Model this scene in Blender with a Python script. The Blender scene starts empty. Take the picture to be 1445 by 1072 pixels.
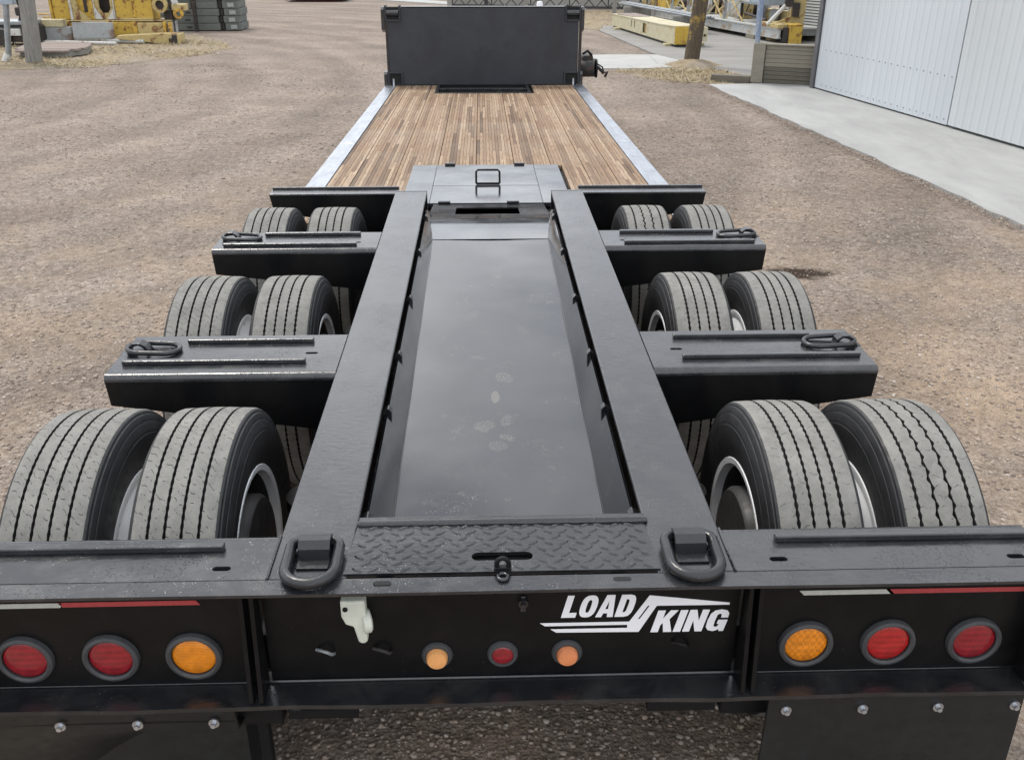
import bpy, bmesh, math, random
import numpy as np
from mathutils import Vector, Matrix
from mathutils.geometry import tessellate_polygon
rnd = random.Random(7); nr = np.random.default_rng(11)
S = bpy.context.scene; C = S.collection
R = math.radians

# ------------------------------------------------------------------ camera, sky, sun, exposure
cam = bpy.data.objects.new('camera', bpy.data.cameras.new('camera')); C.objects.link(cam)
cam.data.sensor_width = 36.0; cam.data.sensor_fit = 'HORIZONTAL'
cam.data.lens = 1320.0/1445.0*36.0
cam.data.clip_start = 0.05; cam.data.clip_end = 2000
pit, yaw, rol = R(25.366), R(1.794), R(0.074)
cf = Vector((math.sin(yaw)*math.cos(pit), math.cos(yaw)*math.cos(pit), -math.sin(pit)))
cr0 = Vector((math.cos(yaw), -math.sin(yaw), 0)); cu0 = cr0.cross(cf)
cr = cr0*math.cos(rol)+cu0*math.sin(rol); cu = cu0*math.cos(rol)-cr0*math.sin(rol)
M = Matrix((cr, cu, -cf)).transposed().to_4x4(); M.translation = Vector((-0.034, 0, 2.222))
cam.matrix_world = M
S.camera = cam

SUN_EL, SUN_ROT = R(58), R(-35)
w = bpy.data.worlds.new('World'); S.world = w; w.use_nodes = True
nt = w.node_tree; nt.nodes.clear()
def wn(t, **k):
    n = nt.nodes.new(t)
    for a, b in k.items(): setattr(n, a, b)
    return n
sky = wn('ShaderNodeTexSky', sky_type='NISHITA', sun_disc=False, sun_elevation=SUN_EL, sun_rotation=SUN_ROT, air_density=1.0, dust_density=2.0, ozone_density=1.0)
tc = wn('ShaderNodeTexCoord'); mp = wn('ShaderNodeMapping'); mp.inputs['Scale'].default_value = (1, 1, 1.7)
cn = wn('ShaderNodeTexNoise'); cn.inputs['Scale'].default_value = 2.6; cn.inputs['Detail'].default_value = 7; cn.inputs['Roughness'].default_value = .55
cn2 = wn('ShaderNodeTexNoise'); cn2.inputs['Scale'].default_value = 3.6; cn2.inputs['Detail'].default_value = 6
rp = wn('ShaderNodeValToRGB'); rp.color_ramp.elements[0].position = .33; rp.color_ramp.elements[1].position = .52
rp.color_ramp.elements[0].color = (.45, .45, .45, 1)
cc = wn('ShaderNodeValToRGB'); cc.color_ramp.elements[0].position = .3; cc.color_ramp.elements[0].color = (3.4, 3.9, 4.8, 1)
cc.color_ramp.elements[1].position = .7; cc.color_ramp.elements[1].color = (17.0, 17.2, 17.6, 1)
mx = wn('ShaderNodeMix', data_type='RGBA')
bg = wn('ShaderNodeBackground'); bg.inputs['Strength'].default_value = .108
wo = wn('ShaderNodeOutputWorld'); L = nt.links.new
L(tc.outputs['Generated'], mp.inputs['Vector']); L(mp.outputs['Vector'], cn.inputs['Vector']); L(mp.outputs['Vector'], cn2.inputs['Vector'])
L(cn.outputs['Fac'], rp.inputs['Fac']); L(cn2.outputs['Fac'], cc.inputs['Fac'])
L(rp.outputs['Color'], mx.inputs['Factor']); L(sky.outputs['Color'], mx.inputs['A']); L(cc.outputs['Color'], mx.inputs['B'])
L(mx.outputs['Result'], bg.inputs['Color']); L(bg.outputs['Background'], wo.inputs['Surface'])

sd = bpy.data.lights.new('sun', 'SUN'); sd.energy = 1.45; sd.angle = R(12); sd.color = (1, .94, .85)
sun = bpy.data.objects.new('sun', sd); C.objects.link(sun)
az = SUN_ROT
sdir = Vector((math.sin(az)*math.cos(SUN_EL), math.cos(az)*math.cos(SUN_EL), math.sin(SUN_EL)))
sun.rotation_euler = sdir.to_track_quat('Z', 'Y').to_euler(); sun.location = (0, 0, 20)
S.view_settings.view_transform = 'Standard'; S.view_settings.look = 'None'
S.view_settings.exposure = 0.5; S.view_settings.gamma = 1.0; S.view_settings.use_curve_mapping = False

# ------------------------------------------------------------------ materials
class NB:
    def __init__(s, name):
        s.m = bpy.data.materials.new(name); s.m.use_nodes = True; s.t = s.m.node_tree
        s.b = s.t.nodes['Principled BSDF']; s.co = s.n('ShaderNodeTexCoord').outputs['Object']
    def n(s, t, **k):
        x = s.t.nodes.new(t)
        for a, b in k.items(): setattr(x, a, b)
        return x
    def l(s, a, b): s.t.links.new(a, b)
    def map(s, sc=(1, 1, 1), rot=(0, 0, 0)):
        x = s.n('ShaderNodeMapping'); x.inputs['Scale'].default_value = sc; x.inputs['Rotation'].default_value = rot
        s.l(s.co, x.inputs['Vector']); return x.outputs['Vector']
    def noise(s, scale, detail=4, rough=.55, vec=None, dist=0):
        x = s.n('ShaderNodeTexNoise'); x.inputs['Scale'].default_value = scale; x.inputs['Detail'].default_value = detail
        x.inputs['Roughness'].default_value = rough; x.inputs['Distortion'].default_value = dist
        s.l(vec or s.co, x.inputs['Vector']); return x.outputs['Fac']
    def voro(s, scale, out='Distance', vec=None, feature='F1', rand=1):
        x = s.n('ShaderNodeTexVoronoi', feature=feature); x.inputs['Scale'].default_value = scale; x.inputs['Randomness'].default_value = rand
        s.l(vec or s.co, x.inputs['Vector']); return x.outputs[out]
    def ramp(s, f, stops, interp='LINEAR'):
        x = s.n('ShaderNodeValToRGB'); cr_ = x.color_ramp; cr_.interpolation = interp
        while len(cr_.elements) < len(stops): cr_.elements.new(.5)
        for e, (p, c) in zip(cr_.elements, stops):
            e.position = p; e.color = (c, c, c, 1) if isinstance(c, (int, float)) else (*c, 1)
        s.l(f, x.inputs['Fac']); return x.outputs['Color']
    def mix(s, f, a, b, mode='MIX'):
        x = s.n('ShaderNodeMix', data_type='RGBA', blend_type=mode)
        for v, k in ((f, 'Factor'), (a, 'A'), (b, 'B')):
            if hasattr(v, 'links'): s.l(v, x.inputs[k])
            elif k == 'Factor': x.inputs[k].default_value = v
            else: x.inputs[k].default_value = (*v, 1) if not isinstance(v, (int, float)) else (v, v, v, 1)
        return x.outputs['Result']
    def math(s, op, a, b=None, c=None):
        x = s.n('ShaderNodeMath', operation=op)
        for i, v in enumerate((a, b, c)):
            if v is None: continue
            if hasattr(v, 'links'): s.l(v, x.inputs[i])
            else: x.inputs[i].default_value = v
        return x.outputs[0]
    def set(s, **k):
        for a, v in k.items():
            i = s.b.inputs[a.replace('_', ' ')]
            if hasattr(v, 'links'): s.l(v, i)
            elif isinstance(v, tuple): i.default_value = (*v, 1)
            else: i.default_value = v
        return s
    def bump(s, h, strength=.3, dist=.01, prev=None):
        x = s.n('ShaderNodeBump'); x.inputs['Strength'].default_value = strength; x.inputs['Distance'].default_value = dist
        s.l(h, x.inputs['Height'])
        if prev is not None: s.l(prev, x.inputs['Normal'])
        s.l(x.outputs['Normal'], s.b.inputs['Normal']); return x.outputs['Normal']

def simple(name, col, rough=.6, metal=0, var=.25, scale=6, bump=.15, bs=60, spec=.5):
    m = NB(name); f = m.noise(scale, 6, .6)
    lo = tuple(c*(1-var) for c in col); hi = tuple(min(1, c*(1+var)) for c in col)
    m.set(Base_Color=m.ramp(f, [(.3, lo), (.7, hi)]), Roughness=m.ramp(m.noise(scale*3, 4), [(.3, max(.02, rough-.12)), (.7, min(1, rough+.12))]), Metallic=metal, Specular_IOR_Level=spec)
    if bump: m.bump(m.noise(bs, 5), bump, .003)
    return m.m

def black_paint(name, base=.022, r0=.2, r1=.42, dust=.5, drops=1.0, peel=.25):
    m = NB(name)
    big = m.noise(2.2, 6, .6); fine = m.noise(38, 6, .65)
    dustf = m.ramp(m.noise(7, 8, .7, dist=.6), [(.45, 0.0), (.75, dust)])
    spt = m.mix(1.0, m.ramp(m.voro(55), [(.0, .8), (.07, 0.0)]), m.ramp(m.noise(2.5, 3), [(.52, 0.0), (.62, 1.0)]), 'MULTIPLY')
    m.set(Base_Color=m.mix(spt, m.mix(dustf, (base, base*1.03, base*1.18), (.10, .098, .094)), (.28, .28, .28)), IOR=1.6, Specular_IOR_Level=.55)
    m.set(Roughness=m.mix(dustf, m.ramp(big, [(.3, r0), (.7, r1)]), .6))
    d = m.ramp(m.voro(130), [(.0, 1.0), (.28, 0.0)])
    keep = m.ramp(m.noise(9, 3), [(.45, 0.0), (.62, 1.0)])
    n1 = m.bump(m.noise(30, 5, .6, vec=m.map((1, 2.2, 1))), peel, .004)
    n2 = m.bump(m.mix(1.0, d, keep, 'MULTIPLY'), .35*drops, .003, n1)
    return m.m
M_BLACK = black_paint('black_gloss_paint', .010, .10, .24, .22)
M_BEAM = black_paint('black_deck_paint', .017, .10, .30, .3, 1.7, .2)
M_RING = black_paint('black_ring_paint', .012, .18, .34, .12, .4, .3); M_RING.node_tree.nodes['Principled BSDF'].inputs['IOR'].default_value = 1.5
M_BLACK_SHADED = black_paint('black_paint_shaded', .0035, .3, .45, .05, .1, .1)  # shaded copy of the trailer's black: shade on vertical faces put into the colour
M_BLACK_SHADED.node_tree.nodes['Principled BSDF'].inputs['IOR'].default_value = 1.3
M_DARK = simple('black_underframe', (.006, .006, .0065), .6, spec=.25)
M_RUBBER = simple('rubber_flap', (.009, .010, .010), .5, var=.3, scale=9)
def pan_mat(name, prints):
    m = NB(name)
    sm = m.ramp(m.noise(6, 9, .72, dist=1.2), [(.5, 0.0), (.72, 1.0)])
    sm2 = m.ramp(m.noise(26, 8, .7, dist=2), [(.5, 0.0), (.66, .9)])
    f = m.mix(1.0, sm, sm2, 'MULTIPLY')
    if prints:      # dried shoe prints and a mud smear left on the plate
        cell = m.ramp(m.voro(85, 'Distance', feature='DISTANCE_TO_EDGE', vec=m.map((1, .8, 1))), [(.04, 1.0), (.16, .15)])
        for (px, py, a, b, rot, amt) in ((.035, -.22, .055, .085, .3, .8), (-.04, -.58, .065, .06, 1.1, .75), (.035, -.55, .035, .08, -.2, .6), (.037, -.66, .03, .055, .9, .9), (0.0, -.71, .05, .05, .2, .55), (-.13, -.6, .06, .02, .8, .5), (.02, .85, .05, .11, .2, .45), (-.09, .35, .04, .1, -.5, .35), (.12, .2, .03, .09, .4, .35), (-.06, -.05, .02, .06, 1.2, .5)):
            mpn = m.n('ShaderNodeMapping', vector_type='TEXTURE'); mpn.inputs['Location'].default_value = (px, py, 0); mpn.inputs['Rotation'].default_value = (0, 0, rot); mpn.inputs['Scale'].default_value = (a, b, 9)
            m.l(m.co, mpn.inputs['Vector']); ln = m.n('ShaderNodeVectorMath', operation='LENGTH'); m.l(mpn.outputs[0], ln.inputs[0])
            e = m.ramp(m.math('ADD', ln.outputs['Value'], m.math('MULTIPLY', m.noise(22, 4, .7), .8)), [(1.15, amt), (1.16, 0.0)] if False else [(.96, amt*.75), (1.0, 0.0)])
            f = m.mix(1.0, f, m.mix(1.0, e, cell, 'MULTIPLY'), 'SCREEN')
        mpn = m.n('ShaderNodeMapping', vector_type='TEXTURE'); mpn.inputs['Location'].default_value = (0.0, -.375, 0); mpn.inputs['Scale'].default_value = (.021, .06, 9); m.l(m.co, mpn.inputs['Vector'])
        ln = m.n('ShaderNodeVectorMath', operation='LENGTH'); m.l(mpn.outputs[0], ln.inputs[0])
        mud = m.ramp(m.math('ADD', ln.outputs['Value'], m.math('MULTIPLY', m.noise(60, 4, .7), .5)), [(.96, .75), (1.0, 0.0)])
        f = m.mix(1.0, f, mud, 'SCREEN')
    m.set(Base_Color=m.mix(f, (.016, .017, .020), (.115, .108, .092)), IOR=1.72, Specular_IOR_Level=.55)
    m.set(Roughness=m.mix(f, m.ramp(m.noise(3, 4), [(.3, .09), (.7, .19)]), .5))
    n1 = m.bump(m.noise(2.2, 2, .4), .25, .02)
    d = m.ramp(m.voro(90), [(.0, 1.0), (.16, 0.0)])
    m.bump(m.mix(1.0, d, m.ramp(m.noise(8, 3), [(.5, 0.0), (.6, 1.0)]), 'MULTIPLY'), .3, .003, n1)
    return m.m
M_PAN = pan_mat('pan_paint', False); M_PANF = pan_mat('pan_floor_paint', True)
def alu():
    m = NB('aluminium_rail')
    f = m.noise(3, 7, .65, vec=m.map((6, 1, 1)))
    m.set(Base_Color=m.ramp(f, [(.3, (.27, .29, .32)), (.7, (.44, .465, .505))]), Metallic=.9, Roughness=m.ramp(m.noise(9, 6), [(.3, .25), (.7, .45)]))
    m.bump(m.noise(14, 6), .2, .004); return m.m
M_ALU = alu()
def wood_strip():
    m = NB('laminated_hardwood')
    a = m.n('ShaderNodeAttribute', attribute_name='tint').outputs['Fac']
    base = m.ramp(a, [(0, (.105, .059, .033)), (.22, (.19, .113, .064)), (.5, (.29, .185, .108)), (.75, (.368, .247, .15)), (1, (.47, .34, .225))])
    g = m.noise(5, 8, .65, vec=m.map((30, 1.6, 8)))
    c = m.mix(m.ramp(g, [(.35, .75), (.65, 0.0)]), base, (.10, .066, .044))
    st = m.ramp(m.noise(2.0, 8, .68, dist=.8), [(.5, 0.0), (.75, .45)])
    c = m.mix(st, c, (.16, .11, .07))
    wr = m.ramp(m.noise(1.3, 5, .6), [(.4, 0.0), (.7, .3)])
    c = m.mix(wr, c, (.36, .30, .235))
    m.set(Base_Color=c, Roughness=.75, Specular_IOR_Level=.35); m.bump(g, .35, .004); return m.m
M_WOOD = wood_strip()
def tread(name, sip):
    m = NB(name)
    uv = m.n('ShaderNodeUVMap', uv_map='tread').outputs['UV']
    sep = m.n('ShaderNodeSeparateXYZ'); m.l(uv, sep.inputs[0]); u, v = sep.outputs[0], sep.outputs[1]
    wob = m.math('MULTIPLY', m.math('SINE', m.math('MULTIPLY', v, 230)), .0035)
    t = m.math('FRACT', m.math('MULTIPLY', m.math('ADD', m.math('ADD', u, wob), m.math('MULTIPLY', v, sip[1])), 1/sip[0]))
    line = m.math('LESS_THAN', t, sip[2])
    gate = m.math('GREATER_THAN', m.noise(60, 2), sip[3])
    line = m.math('MULTIPLY', line, gate)
    dirt = m.noise(9, 10, .8); sp = m.noise(90, 4, .7)
    base = m.mix(m.ramp(dirt, [(.35, 0.0), (.68, 1.0)]), (.25, .243, .222), (.14, .137, .128))
    base = m.mix(m.ramp(sp, [(.5, 0.0), (.8, .35)]), base, (.30, .285, .25))
    m.set(Base_Color=m.mix(line, base, (.02, .02, .02)), Roughness=.9, Specular_IOR_Level=.25)
    n1 = m.bump(sp, .35, .004)
    m.bump(m.math('SUBTRACT', 1.0, line), .5, .003, n1); return m.m
M_TREAD_A = tread('dusty_tread_sipe', (.027, .8, .08, .53))
M_TREAD_B = tread('dusty_tread_plain', (.03, .0, .05, .58))
M_SIDE = simple('tyre_sidewall', (.014, .014, .015), .62, var=.35, scale=12, bump=.2, bs=90)
M_GROOVE = simple('tyre_groove', (.012, .012, .012), .9, bump=0)
M_RIMW = simple('white_rim_paint', (.88, .89, .90), .35, var=.12, scale=5)
M_DRUM = simple('brake_drum', (.035, .033, .032), .6, var=.4)
M_STEEL = simple('zinc_bolt', (.55, .57, .6), .35, .9, bump=.1)
M_WHITE = simple('white_print', (.8, .81, .84), .45, var=.05, bump=0)
M_PLASTIC = simple('pale_plastic', (.56, .58, .50), .5, var=.15, scale=14)
def lens(name, col, sc=120, pattern='grid'):
    m = NB(name)
    if pattern == 'grid':
        x = m.n('ShaderNodeTexChecker'); x.inputs['Scale'].default_value = sc; m.l(m.map((1, 1, 1), (0, 0, .78)), x.inputs['Vector']); h = x.outputs['Fac']
    else: h = m.n('ShaderNodeTexWave'); h.inputs['Scale'].default_value = sc; h.bands_direction = 'Z'; m.l(m.co, h.inputs['Vector']); h = h.outputs['Fac']
    f = m.noise(30, 5, .65)
    c = m.mix(m.ramp(f, [(.35, 0.0), (.7, 1.0)]), tuple(v*.72 for v in col), tuple(min(1, v*1.25) for v in col))
    c = m.mix(m.math('MULTIPLY', h, .4), c, tuple(v*.4 for v in col))
    m.set(Base_Color=c, Roughness=.22, Coat_Weight=.4, Subsurface_Weight=0.0)
    m.bump(h, .25, .002); return m.m
M_RED = lens('red_lens', (.27, .010, .018)); M_RED2 = lens('bright_red_lens', (.42, .014, .014)); M_AMB = lens('amber_lens', (.78, .25, .008), 70, 'wave'); M_AMB2 = lens('amber_check_lens', (.76, .24, .008), 90)
M_AMBP = simple('pale_amber', (.72, .34, .12), .35, var=.15, scale=20); M_AMBP2 = simple('faded_amber', (.62, .22, .09), .4, var=.2, scale=20)
M_GROM = simple('grommet_rubber', (.045, .047, .05), .6, var=.2, scale=30)
M_TAPER = simple('red_tape', (.36, .045, .05), .35, var=.1, scale=40); M_TAPEW = simple('white_tape', (.42, .43, .40), .35, var=.1, scale=40)
def headboard_mat():
    m = NB('black_plate_paint'); f = m.ramp(m.noise(1.6, 8, .7, dist=.6), [(.4, 0.0), (.7, 1.0)])
    sc = m.ramp(m.noise(5, 9, .75), [(.56, 0.0), (.74, .8)])
    c = m.mix(f, (.028, .031, .039), (.016, .017, .020)); c = m.mix(sc, c, (.012, .012, .012))
    m.set(Base_Color=c, Roughness=m.ramp(m.noise(4, 5), [(.3, .38), (.7, .6)]), Specular_IOR_Level=.5); m.bump(m.noise(3, 4), .2, .01); return m.m
M_HEAD = headboard_mat()
def ground_mat():
    m = NB('gravel_ground'); m.co = m.n('ShaderNodeNewGeometry').outputs['Position']
    n1 = m.noise(.22, 6, .6, dist=.5); n2 = m.noise(1.3, 8, .68, vec=m.map((1, .7, 1)))
    spk = m.voro(70, 'Color'); spk2 = m.voro(28, 'Color'); sx = m.n('ShaderNodeSeparateXYZ'); m.l(spk, sx.inputs[0]); sx2 = m.n('ShaderNodeSeparateXYZ'); m.l(spk2, sx2.inputs[0])
    stone = m.ramp(sx.outputs[0], [(0, (.14, .117, .10)), (.3, (.235, .20, .175)), (.62, (.31, .268, .237)), (.86, (.38, .335, .30)), (1, (.56, .52, .48))])
    stone2 = m.ramp(sx2.outputs[1], [(0, (.18, .152, .133)), (.5, (.285, .245, .215)), (1, (.41, .365, .325))])
    stone = m.mix(.42, stone, stone2)
    sand = m.ramp(m.noise(45, 8, .75), [(.3, (.35, .268, .196)), (.7, (.50, .395, .297))])
    f = m.math('ADD', m.math('MULTIPLY', n1, .5), m.math('MULTIPLY', n2, .6))
    mask = m.ramp(f, [(.45, 0.0), (.62, .85)])
    sep = m.n('ShaderNodeSeparateXYZ'); m.l(m.co, sep.inputs[0])
    near = m.ramp(m.math('DIVIDE', sep.outputs[1], 30.0), [(.13, 1.0), (.36, .22)])   # the yard is sandier by the trailer, greyer towards the back
    c = m.mix(m.mix(1.0, mask, near, 'MULTIPLY'), stone, sand)
    far = m.ramp(m.math('DIVIDE', sep.outputs[1], 40.0), [(.2, 0.0), (.5, .4)])
    c = m.mix(far, c, m.ramp(m.noise(6, 9, .75), [(.3, (.215, .178, .152)), (.7, (.325, .278, .245))]))
    lum = m.ramp(m.noise(.55, 7, .65, vec=m.map((.7, 1.6, 1))), [(.3, .74), (.7, 1.06)])
    c = m.mix(1.0, c, lum, 'MULTIPLY')
    c = m.mix(1.0, c, m.ramp(m.noise(11, 10, .86), [(.36, .66), (.5, .98), (.66, 1.22)]), 'MULTIPLY')
    ctr = m.n('ShaderNodeVectorMath', operation='DISTANCE'); m.l(m.co, ctr.inputs[0]); ctr.inputs[1].default_value = (-15, 15, 0)
    rr = m.math('ADD', ctr.outputs['Value'], m.math('MULTIPLY', m.noise(.6, 3), 1.6))
    ru = m.math('MULTIPLY', m.math('SINE', m.math('MULTIPLY', rr, 5.2)), m.math('SINE', m.math('MULTIPLY', rr, 1.7)))
    c = m.mix(1.0, c, m.ramp(m.math('ADD', m.math('MULTIPLY', ru, .5), .5), [(.2, .86), (.6, 1.0), (.9, 1.07)]), 'MULTIPLY')
    c = m.mix(1.0, c, (1.02, .985, .945), 'MULTIPLY')
    # damp oil patch on the right of the trailer and curved wheel tracks
    vx = m.n('ShaderNodeVectorMath', operation='DISTANCE'); mp_ = m.n('ShaderNodeMapping'); mp_.inputs['Scale'].default_value = (1, 1.9, 1); m.l(m.co, mp_.inputs['Vector'])
    m.l(mp_.outputs[0], vx.inputs[0]); vx.inputs[1].default_value = (2.27, 6.50*1.9, 0)
    dd = m.math('ADD', vx.outputs['Value'], m.math('MULTIPLY', m.math('SUBTRACT', m.noise(7, 5, .7), .5), .45))
    oil = m.ramp(dd, [(.17, .93), (.31, 0.0)])
    c = m.mix(oil, c, (.032, .02, .012))
    m.set(Base_Color=c, Roughness=.95, Specular_IOR_Level=.15)
    b1 = m.bump(m.math('ADD', m.voro(70), m.math('MULTIPLY', m.voro(28), .8)), .75, .012)
    m.bump(m.noise(3.5, 9, .75), .8, .05, b1); return m.m
M_GROUND = ground_mat()
def stone_mat():
    m = NB('gravel_stone'); a = m.n('ShaderNodeAttribute', attribute_name='tint').outputs['Fac']
    c = m.ramp(a, [(0, (.155, .12, .095)), (.3, (.26, .205, .165)), (.55, (.34, .272, .22)), (.8, (.39, .325, .275)), (.93, (.41, .30, .22)), (1, (.58, .53, .47))])
    m.set(Base_Color=m.mix(.25, c, m.ramp(m.noise(150, 3), [(.3, (.12, .1, .09)), (.7, (.42, .37, .33))])), Roughness=.9, Specular_IOR_Level=.2); return m.m
M_STONE = stone_mat()
def concrete(name, a, b, line=None, stain=.4, streak=(1, 1, 1)):
    m = NB(name); f = m.noise(1.1, 9, .65, vec=m.map(streak), dist=.4)
    c = m.ramp(f, [(.3, a), (.7, b)]); c = m.mix(m.ramp(m.noise(.5, 8, .7, vec=m.map(streak)), [(.45, 0.0), (.75, stain)]), c, tuple(v*.55 for v in a))
    c = m.mix(m.ramp(m.noise(120, 3), [(.4, 0.0), (.8, .25)]), c, tuple(v*.5 for v in a))
    cr_ = m.ramp(m.voro(.7, 'Distance', vec=None, feature='DISTANCE_TO_EDGE'), [(.0, .5), (.012, 0.0)])
    m.set(Base_Color=c if line is None else m.mix(cr_, c, (.12, .12, .115)), Roughness=.85, Specular_IOR_Level=.3); m.bump(m.noise(25, 8, .7), .2, .004); return m.m
M_APRON = concrete('apron_concrete', (.32, .322, .312), (.43, .432, .418), None, .3, (2.2, .9, 1))
M_PADW = concrete('pale_concrete', (.36, .36, .34), (.45, .45, .43), 1, .25)
M_SLAB = concrete('grey_concrete', (.215, .205, .19), (.30, .29, .27), None, .45, (.6, 1.5, 1))
M_FORM = concrete('formed_concrete', (.20, .178, .138), (.355, .325, .265), None, .7, (.6, .6, 2.5))
M_FORMD = concrete('stained_formed_concrete', (.10, .09, .07), (.225, .205, .165), None, .85, (.7, .7, 3))
M_GREENC = concrete('green_grey_concrete', (.115, .125, .113), (.18, .19, .172), None, .5)
def straw_mat():
    m = NB('dry_straw'); a = m.n('ShaderNodeAttribute', attribute_name='tint').outputs['Fac']
    m.set(Base_Color=m.ramp(a, [(0, (.075, .085, .03)), (.16, (.13, .135, .045)), (.22, (.25, .195, .115)), (.6, (.37, .30, .185)), (1, (.48, .41, .29))]), Roughness=.9, Specular_IOR_Level=.1); return m.m
M_STRAW = straw_mat()
def verge_mat():
    m = NB('straw_dirt'); f = m.noise(14, 9, .75); g = m.noise(1.4, 6, .65)
    c = m.ramp(f, [(.3, (.15, .115, .08)), (.5, (.28, .225, .15)), (.7, (.38, .32, .22))])
    c = m.mix(m.ramp(g, [(.46, 0.0), (.6, .8)]), c, m.ramp(m.noise(40, 6, .8), [(.3, (.17, .145, .12)), (.7, (.33, .285, .245))]))
    gp = m.n('ShaderNodeNewGeometry').outputs['Position']; sp_ = m.n('ShaderNodeSeparateXYZ'); m.l(gp, sp_.inputs[0])
    lush = m.math('MULTIPLY', m.ramp(m.math('SUBTRACT', sp_.outputs[1], 18.0), [(.3, 1.0), (1.0, .1)]), m.math('LESS_THAN', sp_.outputs[0], -6.6))   # green blades along the left verge's edge
    c = m.mix(m.math('MULTIPLY', lush, m.ramp(m.noise(5, 6, .7), [(.42, 0.0), (.62, .8)])), c, (.085, .088, .035))
    m.set(Base_Color=c, Roughness=.95, Specular_IOR_Level=.1); m.bump(f, .35, .02); return m.m
M_VERGE = verge_mat()
def siding(name, col):
    m = NB(name); f = m.noise(.7, 7, .6, vec=m.map((1, 1, .25)))
    c = m.ramp(f, [(.3, tuple(v*.92 for v in col)), (.7, tuple(v*1.05 for v in col))])
    dirt = m.ramp(m.noise(2.5, 8, .7, vec=m.map((1, 1, .12))), [(.55, 0.0), (.8, .25)])
    m.set(Base_Color=m.mix(dirt, c, tuple(v*.7 for v in col)), Roughness=.42, Specular_IOR_Level=.4); m.bump(m.noise(1.5, 3), .15, .02); return m.m
M_SHED = siding('pale_blue_siding', (.53, .562, .585)); M_SHED2 = siding('pale_grey_siding', (.53, .556, .565))
M_SIDING = siding('weathered_siding', (.46, .46, .43))
M_TRIM = simple('dark_trim', (.10, .10, .105), .5)
def rusty(name, col, amount=.5, sc=3.0, rust=(.10, .04, .018)):
    m = NB(name); f = m.noise(sc, 9, .72, dist=.7); g = m.noise(sc*5, 6, .7)
    c = m.ramp(g, [(.3, tuple(v*.82 for v in col)), (.7, tuple(min(1, v*1.08) for v in col))])
    c = m.mix(m.ramp(f, [(.60-.16*amount, 0.0), (.66-.1*amount, 1.0)]), c, m.ramp(g, [(.3, rust), (.7, tuple(v*2.2 for v in rust))]))
    m.set(Base_Color=c, Roughness=.6, Specular_IOR_Level=.35); m.bump(f, .25, .01); return m.m
M_YEL = rusty('yellow_paint', (.52, .345, .06), .42, 3.4); M_YELR = rusty('rusty_yellow_paint', (.55, .36, .06), .75, 5.0)
M_YELP = rusty('faded_yellow_paint', (.46, .36, .16), .45, 2.6); M_CREAM = rusty('cream_paint', (.50, .455, .31), .12, 1.4, (.2, .14, .07))
M_CREAMD = rusty('cream_timber', (.52, .46, .28), .3, 4, (.2, .17, .11))
M_GREYP = rusty('grey_worn_paint', (.33, .345, .34), .4, 3.5, (.12, .08, .06)); M_WHITEP = rusty('white_worn_paint', (.55, .55, .52), .3, 5, (.13, .08, .05))
M_BEDW = rusty('stained_white_steel', (.47, .48, .47), .5, 3.2, (.20, .15, .09))
M_CAB = rusty('grey_blue_cabinet', (.33, .38, .43), .1, 2); M_BLUEP = rusty('blue_worn_paint', (.23, .29, .40), .6, 9, (.27, .26, .25))
M_MECH = rusty('dark_machinery', (.035, .033, .032), .5, 8, (.05, .025, .015)); M_REDP = rusty('red_paint', (.22, .035, .03), .3, 2)
def pole_mat(name, a, b, paint=None):
    m = NB(name); g = m.noise(6, 9, .7, vec=m.map((6, 6, .5))); cr_ = m.noise(5, 7, .7, vec=m.map((14, 14, .5)))
    c = m.ramp(g, [(.3, a), (.7, b)]); c = m.mix(m.ramp(cr_, [(.33, .9), (.42, 0.0)]), c, tuple(v*.25 for v in a))
    if paint: c = m.mix(m.ramp(m.noise(2.6, 6, .65), [(.54, 0.0), (.60, .75)]), c, paint)
    m.set(Base_Color=c, Roughness=.85, Specular_IOR_Level=.2); m.bump(cr_, .7, .02); return m.m
M_POLEG = pole_mat('weathered_grey_wood', (.17, .165, .15), (.30, .29, .265))
M_POLEB = pole_mat('brown_wood', (.07, .055, .04), (.15, .115, .08), (.42, .28, .07))
M_PLANK = pole_mat('weathered_plank', (.23, .185, .16), (.34, .285, .255))
M_GALV = simple('galvanised_pipe', (.27, .29, .30), .45, .5, var=.2)
M_LATT = simple('dark_lattice_steel', (.022, .022, .024), .6, var=.3)
M_FARWALL = concrete('tan_concrete_wall', (.26, .245, .215), (.34, .325, .29), None, .3)

# ------------------------------------------------------------------ geometry helpers
WL = {}
def link(name, verts, faces, mat, parent=None, mi=None, smooth=False, bevel=0, seg=2, edges=(), attr=None):
    v = np.asarray(verts, dtype=float)
    c = (v.min(0)+v.max(0))/2
    if parent is None: c[2] = v[:, 2].min()
    me = bpy.data.meshes.new(name); me.from_pydata((v-c).tolist(), [], faces)
    for m_ in (mat if isinstance(mat, (list, tuple)) else [mat]): me.materials.append(m_)
    if mi is not None: me.polygons.foreach_set('material_index', mi)
    if attr is not None:
        a = me.attributes.new('tint', 'FLOAT', 'FACE'); a.data.foreach_set('value', attr)
    if smooth is True: me.polygons.foreach_set('use_smooth', [True]*len(me.polygons))
    elif isinstance(smooth, (int, float)) and smooth: me.polygons.foreach_set('use_smooth', [True]*len(me.polygons)); me.set_sharp_from_angle(angle=R(smooth))
    me.update()
    o = bpy.data.objects.new(name, me); C.objects.link(o)
    pl = WL[parent] if parent is not None else np.zeros(3)
    o.location = (c-pl).tolist(); WL[o] = c
    if parent is not None: o.parent = parent
    if bevel:
        b = o.modifiers.new('bevel', 'BEVEL'); b.width = bevel; b.segments = seg; b.limit_method = 'ANGLE'; b.angle_limit = R(50); b.harden_normals = False
    return o
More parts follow.
